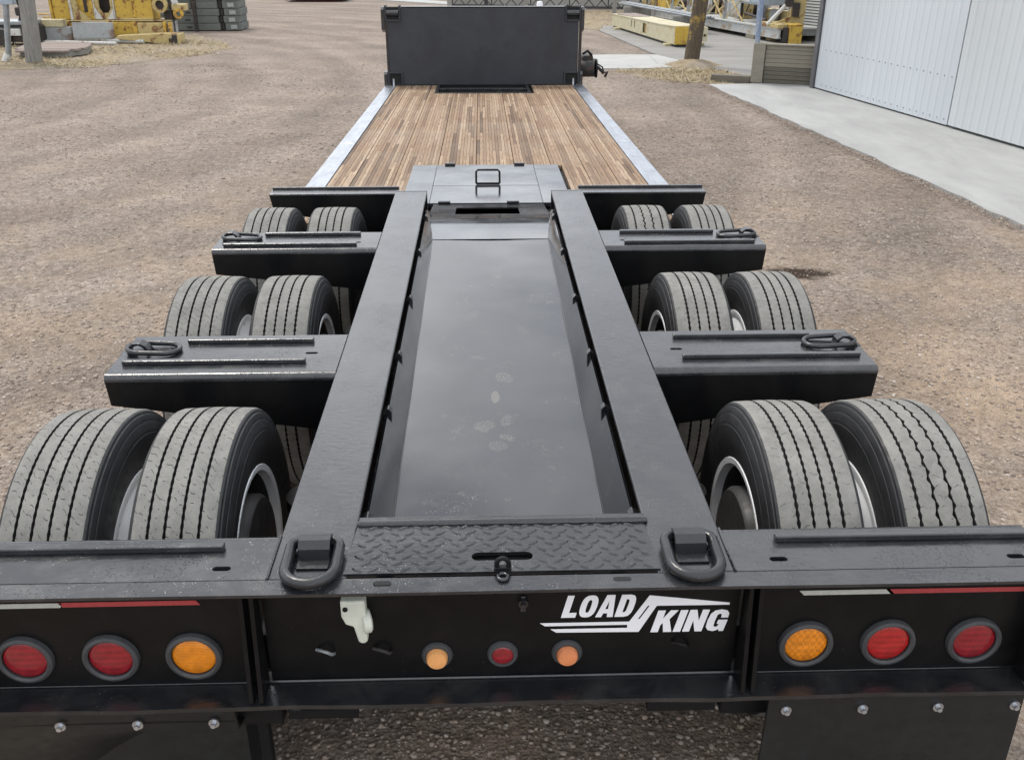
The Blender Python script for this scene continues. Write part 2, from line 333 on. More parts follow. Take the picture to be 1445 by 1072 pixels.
def tag(o, label=None, cat=None, group=None, kind=None):
    for k, v in (('label', label), ('category', cat), ('group', group), ('kind', kind)):
        if v: o[k] = v
    return o
def empty(name, loc, label, cat, group=None):
    o = bpy.data.objects.new(name, None); C.objects.link(o); o.location = loc; o.empty_display_size = .2; WL[o] = np.array(loc, float)
    return tag(o, label, cat, group)
class MB:
    def __init__(s): s.v = []; s.f = []; s.mi = []
    def add(s, v, f, mi=0):
        b = len(s.v); s.v += [tuple(p) for p in v]; s.f += [tuple(i+b for i in q) for q in f]; s.mi += [mi]*len(f); return s
    def box(s, x0, x1, y0, y1, z0, z1, mi=0, rz=0, piv=None, rx=0, ry=0):
        v = [Vector((x, y, z)) for z in (z0, z1) for y in (y0, y1) for x in (x0, x1)]
        if rz or rx or ry:
            p = Vector(piv) if piv is not None else Vector(((x0+x1)/2, (y0+y1)/2, (z0+z1)/2))
            m_ = Matrix.Rotation(rz, 3, 'Z') @ Matrix.Rotation(ry, 3, 'Y') @ Matrix.Rotation(rx, 3, 'X'); v = [m_ @ (q-p)+p for q in v]
        return s.add(v, [(0, 2, 3, 1), (4, 5, 7, 6), (0, 1, 5, 4), (2, 6, 7, 3), (0, 4, 6, 2), (1, 3, 7, 5)], mi)
    def prism(s, poly, fn, d0, d1, holes=(), mi=0):
        """poly (a,b) loop and hole loops, extruded d0..d1; fn(a,b,d)->xyz"""
        loops = [list(poly)]+[list(h) for h in holes]
        flat = [p for l_ in loops for p in l_]
        tri = tessellate_polygon([[Vector((p[0], p[1], 0)) for p in l_] for l_ in loops])
        def area(t): a, b, c = (flat[i] for i in t); return (b[0]-a[0])*(c[1]-a[1])-(b[1]-a[1])*(c[0]-a[0])
        tri = [t if area(t) > 0 else (t[0], t[2], t[1]) for t in tri]
        n = len(flat); v = [fn(a, b, d0) for a, b in flat]+[fn(a, b, d1) for a, b in flat]
        # orientation
        e1 = Vector(fn(1, 0, 0))-Vector(fn(0, 0, 0)); e2 = Vector(fn(0, 1, 0))-Vector(fn(0, 0, 0)); e3 = Vector(fn(0, 0, 1))-Vector(fn(0, 0, 0))
        pos = e1.cross(e2).dot(e3)*(d1-d0) > 0
        top = [tuple(i+n for i in t) for t in tri]; bot = [(t[0], t[2], t[1]) for t in tri]
        if not pos: top = [t[::-1] for t in top]; bot = [t[::-1] for t in bot]
        f = top+bot; off = 0
        for k, l_ in enumerate(loops):
            m_ = len(l_); A = sum(l_[i][0]*l_[(i+1) % m_][1]-l_[(i+1) % m_][0]*l_[i][1] for i in range(m_))
            flip = (A < 0) != (k > 0)
            for i in range(m_):
                j = (i+1) % m_; q = (off+i, off+j, off+j+n, off+i+n)
                if flip: q = q[::-1]
                if not pos: q = q[::-1]
                f.append(q)
            off += m_
        return s.add(v, f, mi)
    def tube(s, pts, r, seg=8, closed=False, mi=0, cap=True):
        pts = [Vector(p) for p in pts]; n = len(pts); rings = []
        up = None
        for i, p in enumerate(pts):
            a = pts[(i-1) % n] if (closed or i > 0) else p; b = pts[(i+1) % n] if (closed or i < n-1) else p
            t = (b-a).normalized()
            if up is None: up = t.orthogonal().normalized()
            up = (up-t*up.dot(t)).normalized(); bi = t.cross(up)
            rr = r[i] if isinstance(r, (list, tuple)) else r
            rings.append([p+(up*math.cos(q)+bi*math.sin(q))*rr for q in (2*math.pi*k/seg for k in range(seg))])
        v = [q for r_ in rings for q in r_]; f = []
        for i in range(n if closed else n-1):
            j = (i+1) % n
            for k in range(seg): f.append((i*seg+k, i*seg+(k+1) % seg, j*seg+(k+1) % seg, j*seg+k))
        if not closed and cap: f += [tuple(range(seg))[::-1], tuple((n-1)*seg+k for k in range(seg))]
        return s.add(v, f, mi)
    def rev(s, prof, center, axis='Y', seg=32, mi=0, closed=False):
        """prof: (radius, along) revolved; mi int or per-segment list"""
        c = Vector(center); v = []; n = len(prof)
        for i in range(seg):
            t = 2*math.pi*i/seg
            for r, a in prof:
                if axis == 'X': p = Vector((a, r*math.sin(t), r*math.cos(t)))
                elif axis == 'Y': p = Vector((r*math.sin(t), -a, r*math.cos(t)))
                else: p = Vector((r*math.cos(t), r*math.sin(t), a))
                v.append(c+p)
        b = len(s.v); s.v += [tuple(p) for p in v]
        for i in range(seg):
            j = (i+1) % seg
            for k in range(n-1 if not closed else n):
                k2 = (k+1) % n
                s.f.append((b+i*n+k, b+i*n+k2, b+j*n+k2, b+j*n+k)); s.mi.append(mi[k] if isinstance(mi, list) else mi)
        return s
    def build(s, name, mat, parent=None, **k):
        return link(name, s.v, s.f, mat, parent, mi=s.mi, **k)
XY = lambda a, b, d: (a, b, d)
def XZ(a, b, d): return (a, d, b)
def YZ(a, b, d): return (d, a, b)
def obround(cx, cy, hw, hh, n=6):
    """horizontal slot loop"""
    p = []
    for k in range(n+1): t = -math.pi/2+math.pi*k/n; p.append((cx+hw-hh+hh*math.cos(t), cy+hh*math.sin(t)))
    for k in range(n+1): t = math.pi/2+math.pi*k/n; p.append((cx-hw+hh+hh*math.cos(t), cy+hh*math.sin(t)))
    return p
def rect(x0, x1, y0, y1): return [(x0, y0), (x1, y0), (x1, y1), (x0, y1)]

# ------------------------------------------------------------------ the ground and paved areas
def hgt(x, y): return .012*np.sin(x*.9+1.3*np.sin(y*.35))*np.sin(y*.8+.6)+.008*np.sin(2.3*x+y*1.7)
gx = np.sinh(np.linspace(-6.2, 6.2, 181))*2.4; gy = np.concatenate([np.linspace(-12, 0, 16)[:-1], np.sinh(np.linspace(0, 5.9, 170))*2.6])
gx = np.concatenate([[-800], gx[(gx > -500) & (gx < 500)], [800]]); gy = np.concatenate([[-400, -60], gy[gy < 420], [900]])
X, Y = np.meshgrid(gx, gy); Zg = np.where((Y > .5) & (Y < 18) & (np.abs(X) < 14), hgt(X, Y), 0)-.012
nx = len(gx); idx = np.arange(X.size).reshape(X.shape)
F = np.stack([idx[:-1, :-1], idx[:-1, 1:], idx[1:, 1:], idx[1:, :-1]], -1).reshape(-1, 4)
g = link('ground', np.stack([X, Y, Zg], -1).reshape(-1, 3), F.tolist(), M_GROUND, smooth=True); tag(g, kind='structure')

def wobble(poly, step=.25, amp=.04, skip=()):
    out = []
    for i, a in enumerate(poly):
        b = poly[(i+1) % len(poly)]; L_ = math.dist(a, b); n = max(1, int(L_/step)) if i not in skip else 1
        for k in range(n):
            t = k/n; j = amp if (k > 0) else 0
            out.append((a[0]+(b[0]-a[0])*t+rnd.uniform(-j, j), a[1]+(b[1]-a[1])*t+rnd.uniform(-j, j)))
    return out
def sheet(name, poly, z0, z1, mat):
    return tag(MB().prism(poly, XY, z0, z1).build(name, mat), kind='structure')
apron = wobble([(3.72, 15.98), (4.15, 11.7), (4.55, 7.59), (5.05, 2.5), (5.5, -3), (9, -3), (9, 15.2), (5.30, 15.82), (4.66, 16.06)], .22, .03, (4, 5, 6, 7, 8))
sheet('apron', apron, -.08, .012, M_APRON)
sheet('pavement', wobble([(2.0, 18.05), (3.1, 18.1), (4.1, 18.6), (4.1, 20.28), (2.0, 20.3)], .3, .03), -.06, .010, M_PADW)
sheet('yard_slab', [(3.03, 25.8), (3.54, 20.5), (4.0, 18.95), (4.55, 17.1), (4.46, 16.35), (5.2, 16.25), (12, 16.25), (16, 30), (10, 31.5), (3.3, 27.0)], -.05, .016, M_SLAB)
sheet('road', [(-9, 43), (-4.3, 39.2), (-1.0, 35.9), (3.5, 33.6), (3.5, 34.5), (-1, 37.2), (-4, 41), (-8.5, 46)], -.03, .012, M_PADW)
vergeL = wobble([(-16, 17.9), (-8.9, 18.25), (-7.67, 18.42), (-6.84, 19.07), (-5.95, 20.4), (-5.5, 21.9), (-5.9, 23.1), (-7.0, 24.6), (-9, 26), (-16, 27)], .3, .14)
vergeR = wobble([(2.43, 17.75), (3.1, 18.05), (4.1, 18.7), (4.5, 17.2), (4.42, 16.25), (3.87, 16.1), (3.1, 16.5), (2.6, 17.1)], .25, .1)
vergeF = wobble([(-.9, 31.7), (1.5, 29.6), (2.5, 27.4), (3.1, 25.9), (3.3, 27.2), (7, 30.6), (8, 32.6), (-.9, 33.8)], .3, .12)
for p in (vergeL, vergeR, vergeF): sheet('verge', wobble(p, .05, .035), -.05, -.007, M_VERGE)
# earth mound round the brown post
pts = []; fs = []
for i in range(9):
    for k in range(28):
        t = 2*math.pi*k/28; r = .55*i/8*(1+.12*math.sin(3*t)+.08*math.sin(5*t+1))
        pts.append((3.98+r*math.cos(t)*1.1, 18.45+r*math.sin(t)*.9, .13*math.cos(min(1, i/8)*math.pi/2)**1.5-.02+rnd.uniform(0, .03)*(1 if i < 8 else 0)))
for i in range(8):
    for k in range(28): fs.append((i*28+k, i*28+(k+1) % 28, (i+1)*28+(k+1) % 28, (i+1)*28+k))
tag(link('mound', pts, fs, M_VERGE, smooth=True), kind='structure')

def scatter(name, P, size, col, mat, flat=.6):
    ico = bmesh.new(); bmesh.ops.create_icosphere(ico, subdivisions=1, radius=1)
    v0 = np.array([v.co[:] for v in ico.verts]); f0 = np.array([[v.index for v in f.verts] for f in ico.faces]); ico.free()
    n = len(P); nv = len(v0)
    sc = size[:, None]*nr.uniform(.6, 1.25, (n, 3)); sc[:, 2] *= flat
    a = nr.uniform(0, 6.283, n); V = v0[None]*nr.uniform(.75, 1.2, (n, nv, 1))*sc[:, None]
    x = V[..., 0]*np.cos(a)[:, None]-V[..., 1]*np.sin(a)[:, None]; y = V[..., 0]*np.sin(a)[:, None]+V[..., 1]*np.cos(a)[:, None]
    V = np.stack([x, y, V[..., 2]], -1)+P[:, None]
    Fc = (f0[None]+(np.arange(n)*nv)[:, None, None]).reshape(-1, 3)
    me = bpy.data.meshes.new(name); me.vertices.add(n*nv); me.vertices.foreach_set('co', V.reshape(-1))
    me.loops.add(len(Fc)*3); me.loops.foreach_set('vertex_index', Fc.reshape(-1)); me.polygons.add(len(Fc)); me.polygons.foreach_set('loop_start', np.arange(len(Fc))*3)
    me.update(calc_edges=True); me.materials.append(mat)
    at = me.attributes.new('tint', 'FLOAT', 'FACE'); at.data.foreach_set('value', np.repeat(col, len(f0)))
    o = bpy.data.objects.new(name, me); C.objects.link(o); return tag(o, kind='stuff')
def zone(n, x0, x1, y0, y1, s0, s1):
    x = nr.uniform(x0, x1, n); y = nr.uniform(y0, y1, n); s = s0+(s1-s0)*nr.random(n)**3.2
    return np.stack([x, y, hgt(x, y)-.012+s*.12], -1), s
Z = [zone(16000, -1.3, 1.3, 1.7, 3.2, .002, .012), zone(110, -1.3, 1.3, 1.7, 3.2, .012, .022), zone(15000, -4.2, -1.2, 2.2, 6, .003, .015), zone(15000, 1.2, 4.2, 2.2, 6, .003, .015),
     zone(13000, -8, -1.3, 6, 12, .004, .016), zone(11000, 1.3, 4.1, 6, 12, .004, .016), zone(420, -8, 4, 3, 14, .012, .024), zone(9000, -9, 3.6, 11, 19, .007, .02)]
t_ = nr.uniform(0, 1, 3500); ex = 3.72+(4.55-3.72)*t_; ey = 15.98+(7.59-15.98)*t_; s_ = .004+.009*nr.random(3500)**2   # spill along the apron edge
Z.append((np.stack([ex+nr.normal(-.06, .07, 3500), ey, np.full(3500, .0)+.004], -1), s_))
P = np.concatenate([z[0] for z in Z]); s_ = np.concatenate([z[1] for z in Z])
scatter('gravel', P, s_, nr.random(len(P))**.8, M_STONE)

def inside(px, py, poly):
    ins = np.zeros(len(px), bool); n = len(poly)
    for i in range(n):
        (x0, y0), (x1, y1) = poly[i], poly[(i+1) % n]
        c = ((y0 > py) != (y1 > py)) & (px < (x1-x0)*(py-y0)/(y1-y0+1e-12)+x0); ins ^= c
    return ins
def straw(name, poly, n, green=None, ln=(.05, .16)):
    p = np.array(poly); x = nr.uniform(p[:, 0].min(), p[:, 0].max(), n); y = nr.uniform(p[:, 1].min(), p[:, 1].max(), n)
    k = inside(x, y, poly); x, y = x[k], y[k]
    dens = np.sin(x*2.1+np.sin(y*1.3)*2)+np.sin(y*3.1+x)+nr.normal(0, .9, len(x)); k = dens > -.5; x, y = x[k], y[k]; n = len(x)
    a = nr.uniform(0, 6.283, n); L_ = nr.uniform(*ln, n); tilt = nr.uniform(.02, .5, n); wd = nr.uniform(.004, .009, n)
    d = np.stack([np.cos(a)*np.cos(tilt), np.sin(a)*np.cos(tilt), np.sin(tilt)], -1)*L_[:, None]; q = np.stack([-np.sin(a), np.cos(a), 0*a], -1)*wd[:, None]
    b = np.stack([x, y, nr.uniform(-.006, .012, n)], -1)
    V = np.stack([b-q, b+q, b+d], 1).reshape(-1, 3)
    tint = nr.uniform(.25, 1, n)
    if green is not None: gk = nr.random(n) < green(x, y); tint[gk] = nr.uniform(0, .17, gk.sum())
    me = bpy.data.meshes.new(name); me.from_pydata(V.tolist(), [], np.arange(3*n).reshape(-1, 3).tolist()); me.materials.append(M_STRAW)
    at = me.attributes.new('tint', 'FLOAT', 'FACE'); at.data.foreach_set('value', tint)
    o = bpy.data.objects.new(name, me); C.objects.link(o); tag(o, kind='stuff')
straw('dry_grass', vergeL, 42000, lambda x, y: np.clip(1.1-(y-18.1)*.75, .06, .9)*(.5+.5*np.sin(x*3+1)))
def grow(p, k):
    a = np.array(p); c = a.mean(0); return (c+(a-c)*k).tolist()
straw('dry_grass', grow(vergeL, 1.07), 9000, lambda x, y: .04+0*x); straw('dry_grass', grow(vergeR, 1.2), 3000, lambda x, y: .02+0*x)
straw('dry_grass', [(3.5, 18.1), (4.4, 18.1), (4.4, 18.9), (3.5, 18.9)], 900, lambda x, y: .02+0*x)
straw('dry_grass', vergeR, 5000, lambda x, y: .03+0*x)
straw('dry_grass', vergeF, 14000, lambda x, y: .02+0*x)

# ------------------------------------------------------------------ the metal shed on the right
shed = empty('metal_shed', (5.8, 13, 0), 'pale blue ribbed metal shed wall with tall sliding door leaves', 'shed')
A0 = Vector((5.298, 15.552, 0)); dirw = (Vector((6.185, 10.656, 0))-A0).normalized(); nrm = Vector((dirw.y, -dirw.x, 0))  # points away from the yard
if nrm.x < 0: nrm = -nrm
def wallfn(s_, z_, d_): p = A0+dirw*s_+nrm*d_; return (p.x, p.y, z_)
def ribbed(s0, s1, z0, z1, d, pitch=.15, depth=.005):
    prof = []; s_ = s0
    prof.append((s0, d))
    while s_+pitch < s1:
        prof += [(s_+pitch*.55, d), (s_+pitch*.66, d-depth), (s_+pitch*.86, d-depth), (s_+pitch*.97, d)]; s_ += pitch
    prof.append((s1, d))
    v = [wallfn(a, z_, b) for z_ in (z0, z1) for a, b in prof]; n = len(prof)
    f = [(i, i+1, n+i+1, n+i) for i in range(n-1)]
    mb = MB().add(v, [q[::-1] for q in f])
    vb = [wallfn(a, z_, d+.04) for z_ in (z0, z1) for a in (s0, s1)]
    mb.add(vb, [(0, 1, 3, 2)]); mb.add([wallfn(s0, z0, d), wallfn(s1, z0, d), wallfn(s0, z0, d+.04), wallfn(s1, z0, d+.04)], [(0, 1, 3, 2)])
    for a in (s0, s1): mb.add([wallfn(a, z0, d), wallfn(a, z1, d), wallfn(a, z0, d+.04), wallfn(a, z1, d+.04)], [(0, 1, 3, 2)])
    return mb
gap = 3.541
ribbed(.09, gap-.020, .035, 4.2, 0).build('door_leaf', M_SHED, shed)
ribbed(gap+.020, 13.5, .045, 4.2, -.012, .15).build('door_leaf', M_SHED2, shed)
def wbox(s0, s1, d0, d1, z0, z1): return MB().add([wallfn(a, z_, d_) for z_ in (z0, z1) for d_ in (d0, d1) for a in (s0, s1)], [(0, 2, 3, 1), (4, 5, 7, 6), (0, 1, 5, 4), (2, 6, 7, 3), (0, 4, 6, 2), (1, 3, 7, 5)])
wbox(-.03, .075, -.03, .1, 0, 4.25).build('corner_trim', M_TRIM, shed, bevel=.004)
wbox(0, 13.6, .10, .16, 0.013, 4.25).build('wall', M_TRIM, shed)
wbox(0, 13.6, .05, .09, 0.013, .06).build('door_track', M_TRIM, shed)
mb = MB()
for a in np.arange(.3, 9, .15):
    for z_ in (.62, .1): p = wallfn(a, z_, -.005); mb.box(p[0]-.006, p[0]+.006, p[1]-.006, p[1]+.006, z_-.006, z_+.006)
tag(mb.build('screw', M_GALV, shed), kind='stuff')
wbox(-.02, 13.6, -.25, 6, 4.25, 4.4).build('roof', M_TRIM, shed)
wbox(-.02, .06, .17, 6, 0.013, 4.25).build('side_wall', M_SHED, shed)

# retaining wall with board-marked concrete
rw = empty('retaining_wall', (4.9, 16, 0), 'low board-marked grey concrete wall between blue pole and shed', 'wall')
e0, e1 = Vector((4.64, 16.08, 0)), Vector((5.42, 15.76, 0)); ew = (e1-e0).normalized(); en = Vector((-ew.y, ew.x, 0))
def rwbox(a0, a1, b0, b1, z0, z1):
    return MB().add([tuple(e0+ew*a+en*b+Vector((0, 0, z_))) for z_ in (z0, z1) for b in (b0, b1) for a in (a0, a1)], [(0, 2, 3, 1), (4, 5, 7, 6), (0, 1, 5, 4), (2, 6, 7, 3), (0, 4, 6, 2), (1, 3, 7, 5)])
for k in range(9):
    j = rnd.uniform(0, .014); rwbox(.0, .86, j, .16, .012+k*.066, .012+k*.066+.0635).build('course', M_FORMD if k < 4 else M_FORM, rw, bevel=.006, seg=1)
rwbox(.0, .86, .03, .155, .01, .604).build('core', M_FORMD, rw)
rwbox(-.01, .86, -.012, .17, .606, .632).build('coping', M_FORM, rw, bevel=.006)
rwbox(-.20, -.005, -.03, .2, .01, .64).build('pillar', M_FORM, rw, bevel=.012)
tag(MB().add(*(lambda b: (b.v, b.f))(rwbox(-.86, -.21, 0, .16, -.02, .11))).build('kerb', M_FORMD, bevel=.01), kind='structure')

# ------------------------------------------------------------------ posts and poles
def post(name, label, base, top, r0, r1, mat, cat='post', seg=14):
    b, t = Vector(base), Vector(top); mb = MB(); pts = [b.lerp(t, k/10) for k in range(11)]
    mb.tube([p+Vector((rnd.uniform(-.006, .006), rnd.uniform(-.006, .006), 0)) for p in pts], [r0+(r1-r0)*k/10+rnd.uniform(-.005, .005) for k in range(11)], seg)
    return tag(mb.build(name, mat, smooth=50), label, cat)
post('wooden_post', 'weathered grey wooden post standing in dry grass at left', (-8.75, 19.4, -.05), (-8.48, 19.4, 3.2), .155, .125, M_POLEG)
post('wooden_post', 'dark brown wooden post with yellow paint in earth mound', (3.955, 18.6, -.05), (4.19, 18.6, 3.0), .148, .128, M_POLEB)
post('metal_pole', 'thin blue worn metal pole rising beside concrete wall pillar', (4.52, 16.18, .02), (4.47, 16.18, 3.0), .046, .042, M_BLUEP, 'pole', 12)
sg = empty('sign_post', (-9.25, 19.5, 0), 'grey metal pole with back of sign box, left picture edge', 'sign post')
MB().tube([(-9.26, 19.5, .1), (-9.10, 19.5, 1.05)], .055, 12).build('pole', M_GALV, sg, smooth=50)
MB().tube([(-9.34, 19.47, -.01), (-9.27, 19.5, .13)], .07, 10).build('foot', M_WHITEP, sg, smooth=50)
MB().box(-9.75, -8.93, 19.42, 19.58, 1.03, 1.75).build('sign_box', M_CAB, sg, bevel=.01)
tag(MB().rev([(0.0, .0), (.055, 0), (.055, 1.12), (.04, 1.155), (0, 1.16)], (1.03, 18.2, 0), 'Z', 16).build('bollard', M_WHITE, smooth=40), 'white round bollard behind the black headboard', 'bollard')

# ------------------------------------------------------------------ left yard: yellow crane parts, slabs, pipes
cr_ = empty('crane_base', (-8.4, 23.5, 0), 'rusty yellow crane frame of welded boxes lying on dry grass', 'crane part')
def part(nm, mat, *boxes, par=cr_, bevel=.012):
    mb = MB()
    for b in boxes: mb.box(*b[:6], **(b[6] if len(b) > 6 else {}))
    return mb.build(nm, mat, par, bevel=bevel)
part('beam', M_YEL, (-9.98, -9.45, 23.3, 23.8, .06, .40)); part('beam', M_YEL, (-8.55, -7.98, 23.25, 23.8, .09, .42)); part('beam', M_YELP, (-7.95, -7.28, 23.2, 23.8, .12, .41))
part('flange', M_YELR, (-10.02, -9.90, 23.26, 23.8, .05, .43)); part('flange', M_YELR, (-9.60, -9.50, 23.26, 23.8, .05, .43))
part('flange', M_YELR, (-8.66, -8.56, 23.22, 23.8, .07, .43)); part('flange', M_YELR, (-8.06, -7.96, 23.2, 23.8, .08, .43)); part('flange', M_GREYP, (-7.36, -7.2, 23.18, 23.8, .12, .42))
mb = MB().prism([(-8.3, .10), (-7.1, -.02), (-6.92, -.02), (-6.9, .20), (-7.2, .22), (-8.3, .17)], XZ, 22.75, 23.15); mb.build('foot_beam', M_YELP, cr_, bevel=.01)
part('bracket', M_MECH, (-7.05, -6.93, 22.7, 22.78, 0, .19), (-7.12, -7.02, 22.68, 22.78, .04, .12)); part('bracket', M_YELP, (-6.92, -6.87, 22.66, 23.1, -.01, .21))
part('post_plate', M_YELR, (-7.32, -7.26, 23.05, 23.19, .14, .44), (-7.2, -7.14, 23.05, 23.19, .16, .43))
part('deck_plate', M_YELP, (-10.0, -7.2, 23.3, 24.0, .432, .455))
part('plate', M_YEL, (-9.92, -9.5, 23.5, 23.9, .458, 1.25)); part('plate', M_YEL, (-9.38, -8.98, 23.5, 23.9, .458, 1.25))
part('flange', M_YELR, (-9.98, -9.925, 23.46, 23.9, .458, 1.25)); part('flange', M_YELR, (-9.06, -8.985, 23.46, 23.95, .46, 1.25)); part('stripe_plate', M_MECH, (-9.2, -9.12, 23.485, 23.497, .62, 1.2))
MB().prism([(-9.5, .46), (-9.42, .46), (-9.05, .46), (-9.3, .68), (-9.4, 1.25), (-9.49, 1.25)], XZ, 23.4, 23.46).build('gusset', M_YELP, cr_, bevel=.004)
MB().prism([(-8.98, .46), (-8.5, .46), (-8.5, 1.25), (-8.98, 1.25)], XZ, 23.5, 23.56, [[(-8.86, .70), (-8.8, .60), (-8.66, .60), (-8.6, .70), (-8.6, 1.05), (-8.7, 1.12), (-8.8, 1.12), (-8.86, 1.05)]]).build('arch_plate', M_YELP, cr_)
part('back_plate', M_MECH, (-8.98, -8.5, 23.8, 23.86, .46, 1.25)); part('edge_strip', M_WHITEP, (-8.985, -8.955, 23.47, 23.498, .47, 1.25), (-8.53, -8.50, 23.47, 23.498, .47, 1.25))
MB().prism([(-8.95, .47), (-8.80, .47), (-8.95, .72)], XZ, 23.46, 23.498).prism([(-8.53, .47), (-8.53, .70), (-8.69, .47)], XZ, 23.46, 23.498).build('gusset', M_WHITEP, cr_)
MB().prism([(-9.49, .46), (-9.44, .46), (-9.46, 1.25), (-9.49, 1.25)], XZ, 23.37, 23.398).build('edge_strip', M_WHITEP, cr_)
part('plate', M_YEL, (-8.48, -8.05, 23.45, 23.95, .458, 1.25)); part('plate', M_YEL, (-8.03, -7.62, 23.42, 23.95, .458, 1.25)); part('strip_plate', M_YELP, (-8.48, -7.62, 23.38, 23.42, .458, .50)); part('flange', M_YELR, (-8.07, -8.01, 23.40, 23.44, .51, 1.25))
MB().rev([(.1, -.06), (.17, -.06), (.17, .06), (.1, .06)], (-7.42, 23.4, .78), 'Y', 24, closed=True).build('sheave', M_YELP, cr_, smooth=40)
MB().rev([(0, .0), (.1, 0), (.1, .03), (0, .03)], (-7.42, 23.44, .78), 'Y', 20).build('bore', M_MECH, cr_, smooth=40)
part('arm', M_YELP, (-7.62, -7.25, 23.4, 23.7, .93, 1.2)); part('arm', M_YELP, (-7.14, -6.84, 23.3, 23.6, .66, .80)); part('arm', M_MECH, (-7.4, -7.14, 23.5, 23.7, .45, .66))
part('end_plate', M_WHITEP, (-7.12, -6.98, 23.28, 23.30, .80, .92, dict(ry=-.3))); MB().rev([(.05, -.04), (.11, -.04), (.11, .04), (.05, .04)], (-7.0, 23.3, .6), 'Y', 20, closed=True).build('shackle', M_YELR, cr_, smooth=40)
part('brace', M_MECH, (-7.26, -7.2, 23.45, 23.6, .15, .9))
for (x0, x1, z0, z1) in ((-10.15, -9.98, .50, .53), (-10.25, -9.99, .57, .60)):
    part('rod', M_YELR, (x0, x1, 23.4, 23.45, z0, z1))
tag(part('timber_block', M_CREAMD, (-10.28, -9.52, 22.98, 23.16, .34, .50), par=None), 'cream painted timber block resting across yellow crane frame', 'timber')
tag(part('timber_bearer', M_GREYP, (-10.32, -9.4, 23.0, 23.2, .015, .34), par=None), 'grey block standing under the cream timber', 'block')
tag(part('steel_plate', M_GREYP, (-9.32, -8.40, 22.9, 22.96, .10, .44, dict(rx=-.12)), par=None), 'grey weathered steel plate leaning on yellow crane frame', 'plate')
for k, (a, b, r, lb) in enumerate((((-10.5, 23.4, .05), (-7.7, 22.75, .05), .045, 'pale grey steel pipe on the grass, nearer crane frame'), ((-10.5, 23.0, .04), (-8.2, 22.4, .04), .036, 'thin pale pipe on the grass beside wooden platform'))):
    tag(MB().tube([a, b], r, 12).build('steel_pipe', M_WHITEP, smooth=50), lb, 'pipe', 'pipes lying in the grass')
pf = empty('wooden_platform', (-9.0, 20.8, 0), 'weathered wooden platform lying flat on the dry grass', 'platform')
hexo = [(-9.35, 20.15), (-8.4, 20.05), (-8.15, 20.6), (-8.35, 21.35), (-8.9, 21.7), (-9.45, 21.6), (-9.65, 20.9)]
MB().prism([(a*.985-.13, b*.985+.31) for a, b in hexo], XY, .008, .10).build('base', M_POLEG, pf, bevel=.006)
ys = np.linspace(20.0, 21.75, 8)
for a, b in zip(ys[:-1], ys[1:]):
    xs = []
    for yy in (a+.02, (a+b)/2, b-.02):
        hit = [hexo[i][0]+(yy-hexo[i][1])*(hexo[(i+1) % 7][0]-hexo[i][0])/(hexo[(i+1) % 7][1]-hexo[i][1]) for i in range(7) if (hexo[i][1] > yy) != (hexo[(i+1) % 7][1] > yy)]
        if len(hit) >= 2: xs.append((min(hit), max(hit)))
    if xs: MB().box(min(x[0] for x in xs)+.02, max(x[1] for x in xs)-.02, a+.008, b-.008, .104, .15+rnd.uniform(-.006, .006)).build('plank', M_PLANK, pf, bevel=.006)
names = ('bottom', 'second', 'third', 'fourth', 'fifth', 'top')
for k in range(6):
    z0 = .008+k*.176
    s_ = empty('concrete_slab', (-7.4, 26.3, z0), f'grey green concrete slab, {names[k]} of the stack' if k in (0, 5) else f'grey green concrete slab, {names[k]} from bottom of the stack', 'slab', 'stacked concrete slabs')
    j = rnd.uniform(-.02, .02)
    MB().box(-8.3+j, -6.78+j, 25.95, 26.9, z0, z0+.168).box(-6.66+j, -6.26+j, 26.0, 26.9, z0, z0+.168).box(-6.78+j, -6.66+j, 26.12, 26.9, z0+.002, z0+.165).build('block', M_GREENC, s_, bevel=.012)
    MB().box(-6.75+j, -6.69+j, 26.04, 26.12, z0+.002, z0+.167).build('strap', M_MECH, s_)
    if k < 3: MB().box(-7.62+j, -7.50+j, 25.942, 25.952, z0+.06, z0+.10).build('pocket', M_MECH, s_)
    else: MB().box(-7.45+j, -7.3+j, 25.942, 25.952, z0+.01, z0+.16).build('pocket', M_MECH, s_)
    MB().box(-6.52+j, -6.36+j, 25.99, 26.0, z0+.03, z0+.13).build('end_recess', M_GREYP, s_)
tag(MB().box(-7.36, -7.28, 25.7, 25.8, 0, .7).build('steel_post', M_MECH), 'short dark steel post in front of the concrete stack', 'post')
en_ = empty('engine_unit', (-9.6, 22.4, 0), 'black engine unit with grey hood behind the grey post', 'machine')
MB().box(-10.95, -9.95, 22.3, 23.0, .08, .40).build('body', M_MECH, en_, bevel=.03)
MB().box(-11.0, -9.98, 22.35, 22.95, .42, .52).build('hood', M_GALV, en_, bevel=.03)
MB().box(-10.5, -10.2, 22.22, 22.3, .22, .36).build('panel', M_WHITEP, en_, bevel=.01)
MB().rev([(0, -.05), (.17, -.05), (.19, .0), (.17, .05), (0, .05)], (-10.6, 22.24, .19), 'Y', 20).build('wheel', M_MECH, en_, smooth=40)
MB().tube([(-10.25, 22.5, .5), (-10.12, 22.45, .75), (-10.2, 22.4, .95), (-10.05, 22.4, 1.2)], .06, 8).build('hose', M_MECH, en_, smooth=50)
MB().box(-10.3, -10.05, 22.35, 22.6, .62, .80, rz=.3).build('air_filter', M_MECH, en_, bevel=.03)
rd = empty('flatbed', (-6, 38, 0), 'low red flatbed at far end of the gravel yard', 'flatbed')
MB().box(-7.3, -5.35, 37.8, 39.5, .05, .42).build('bed', M_REDP, rd, bevel=.02); MB().box(-5.34, -5.1, 37.9, 39.4, .03, .35).build('end_beam', M_MECH, rd, bevel=.02)

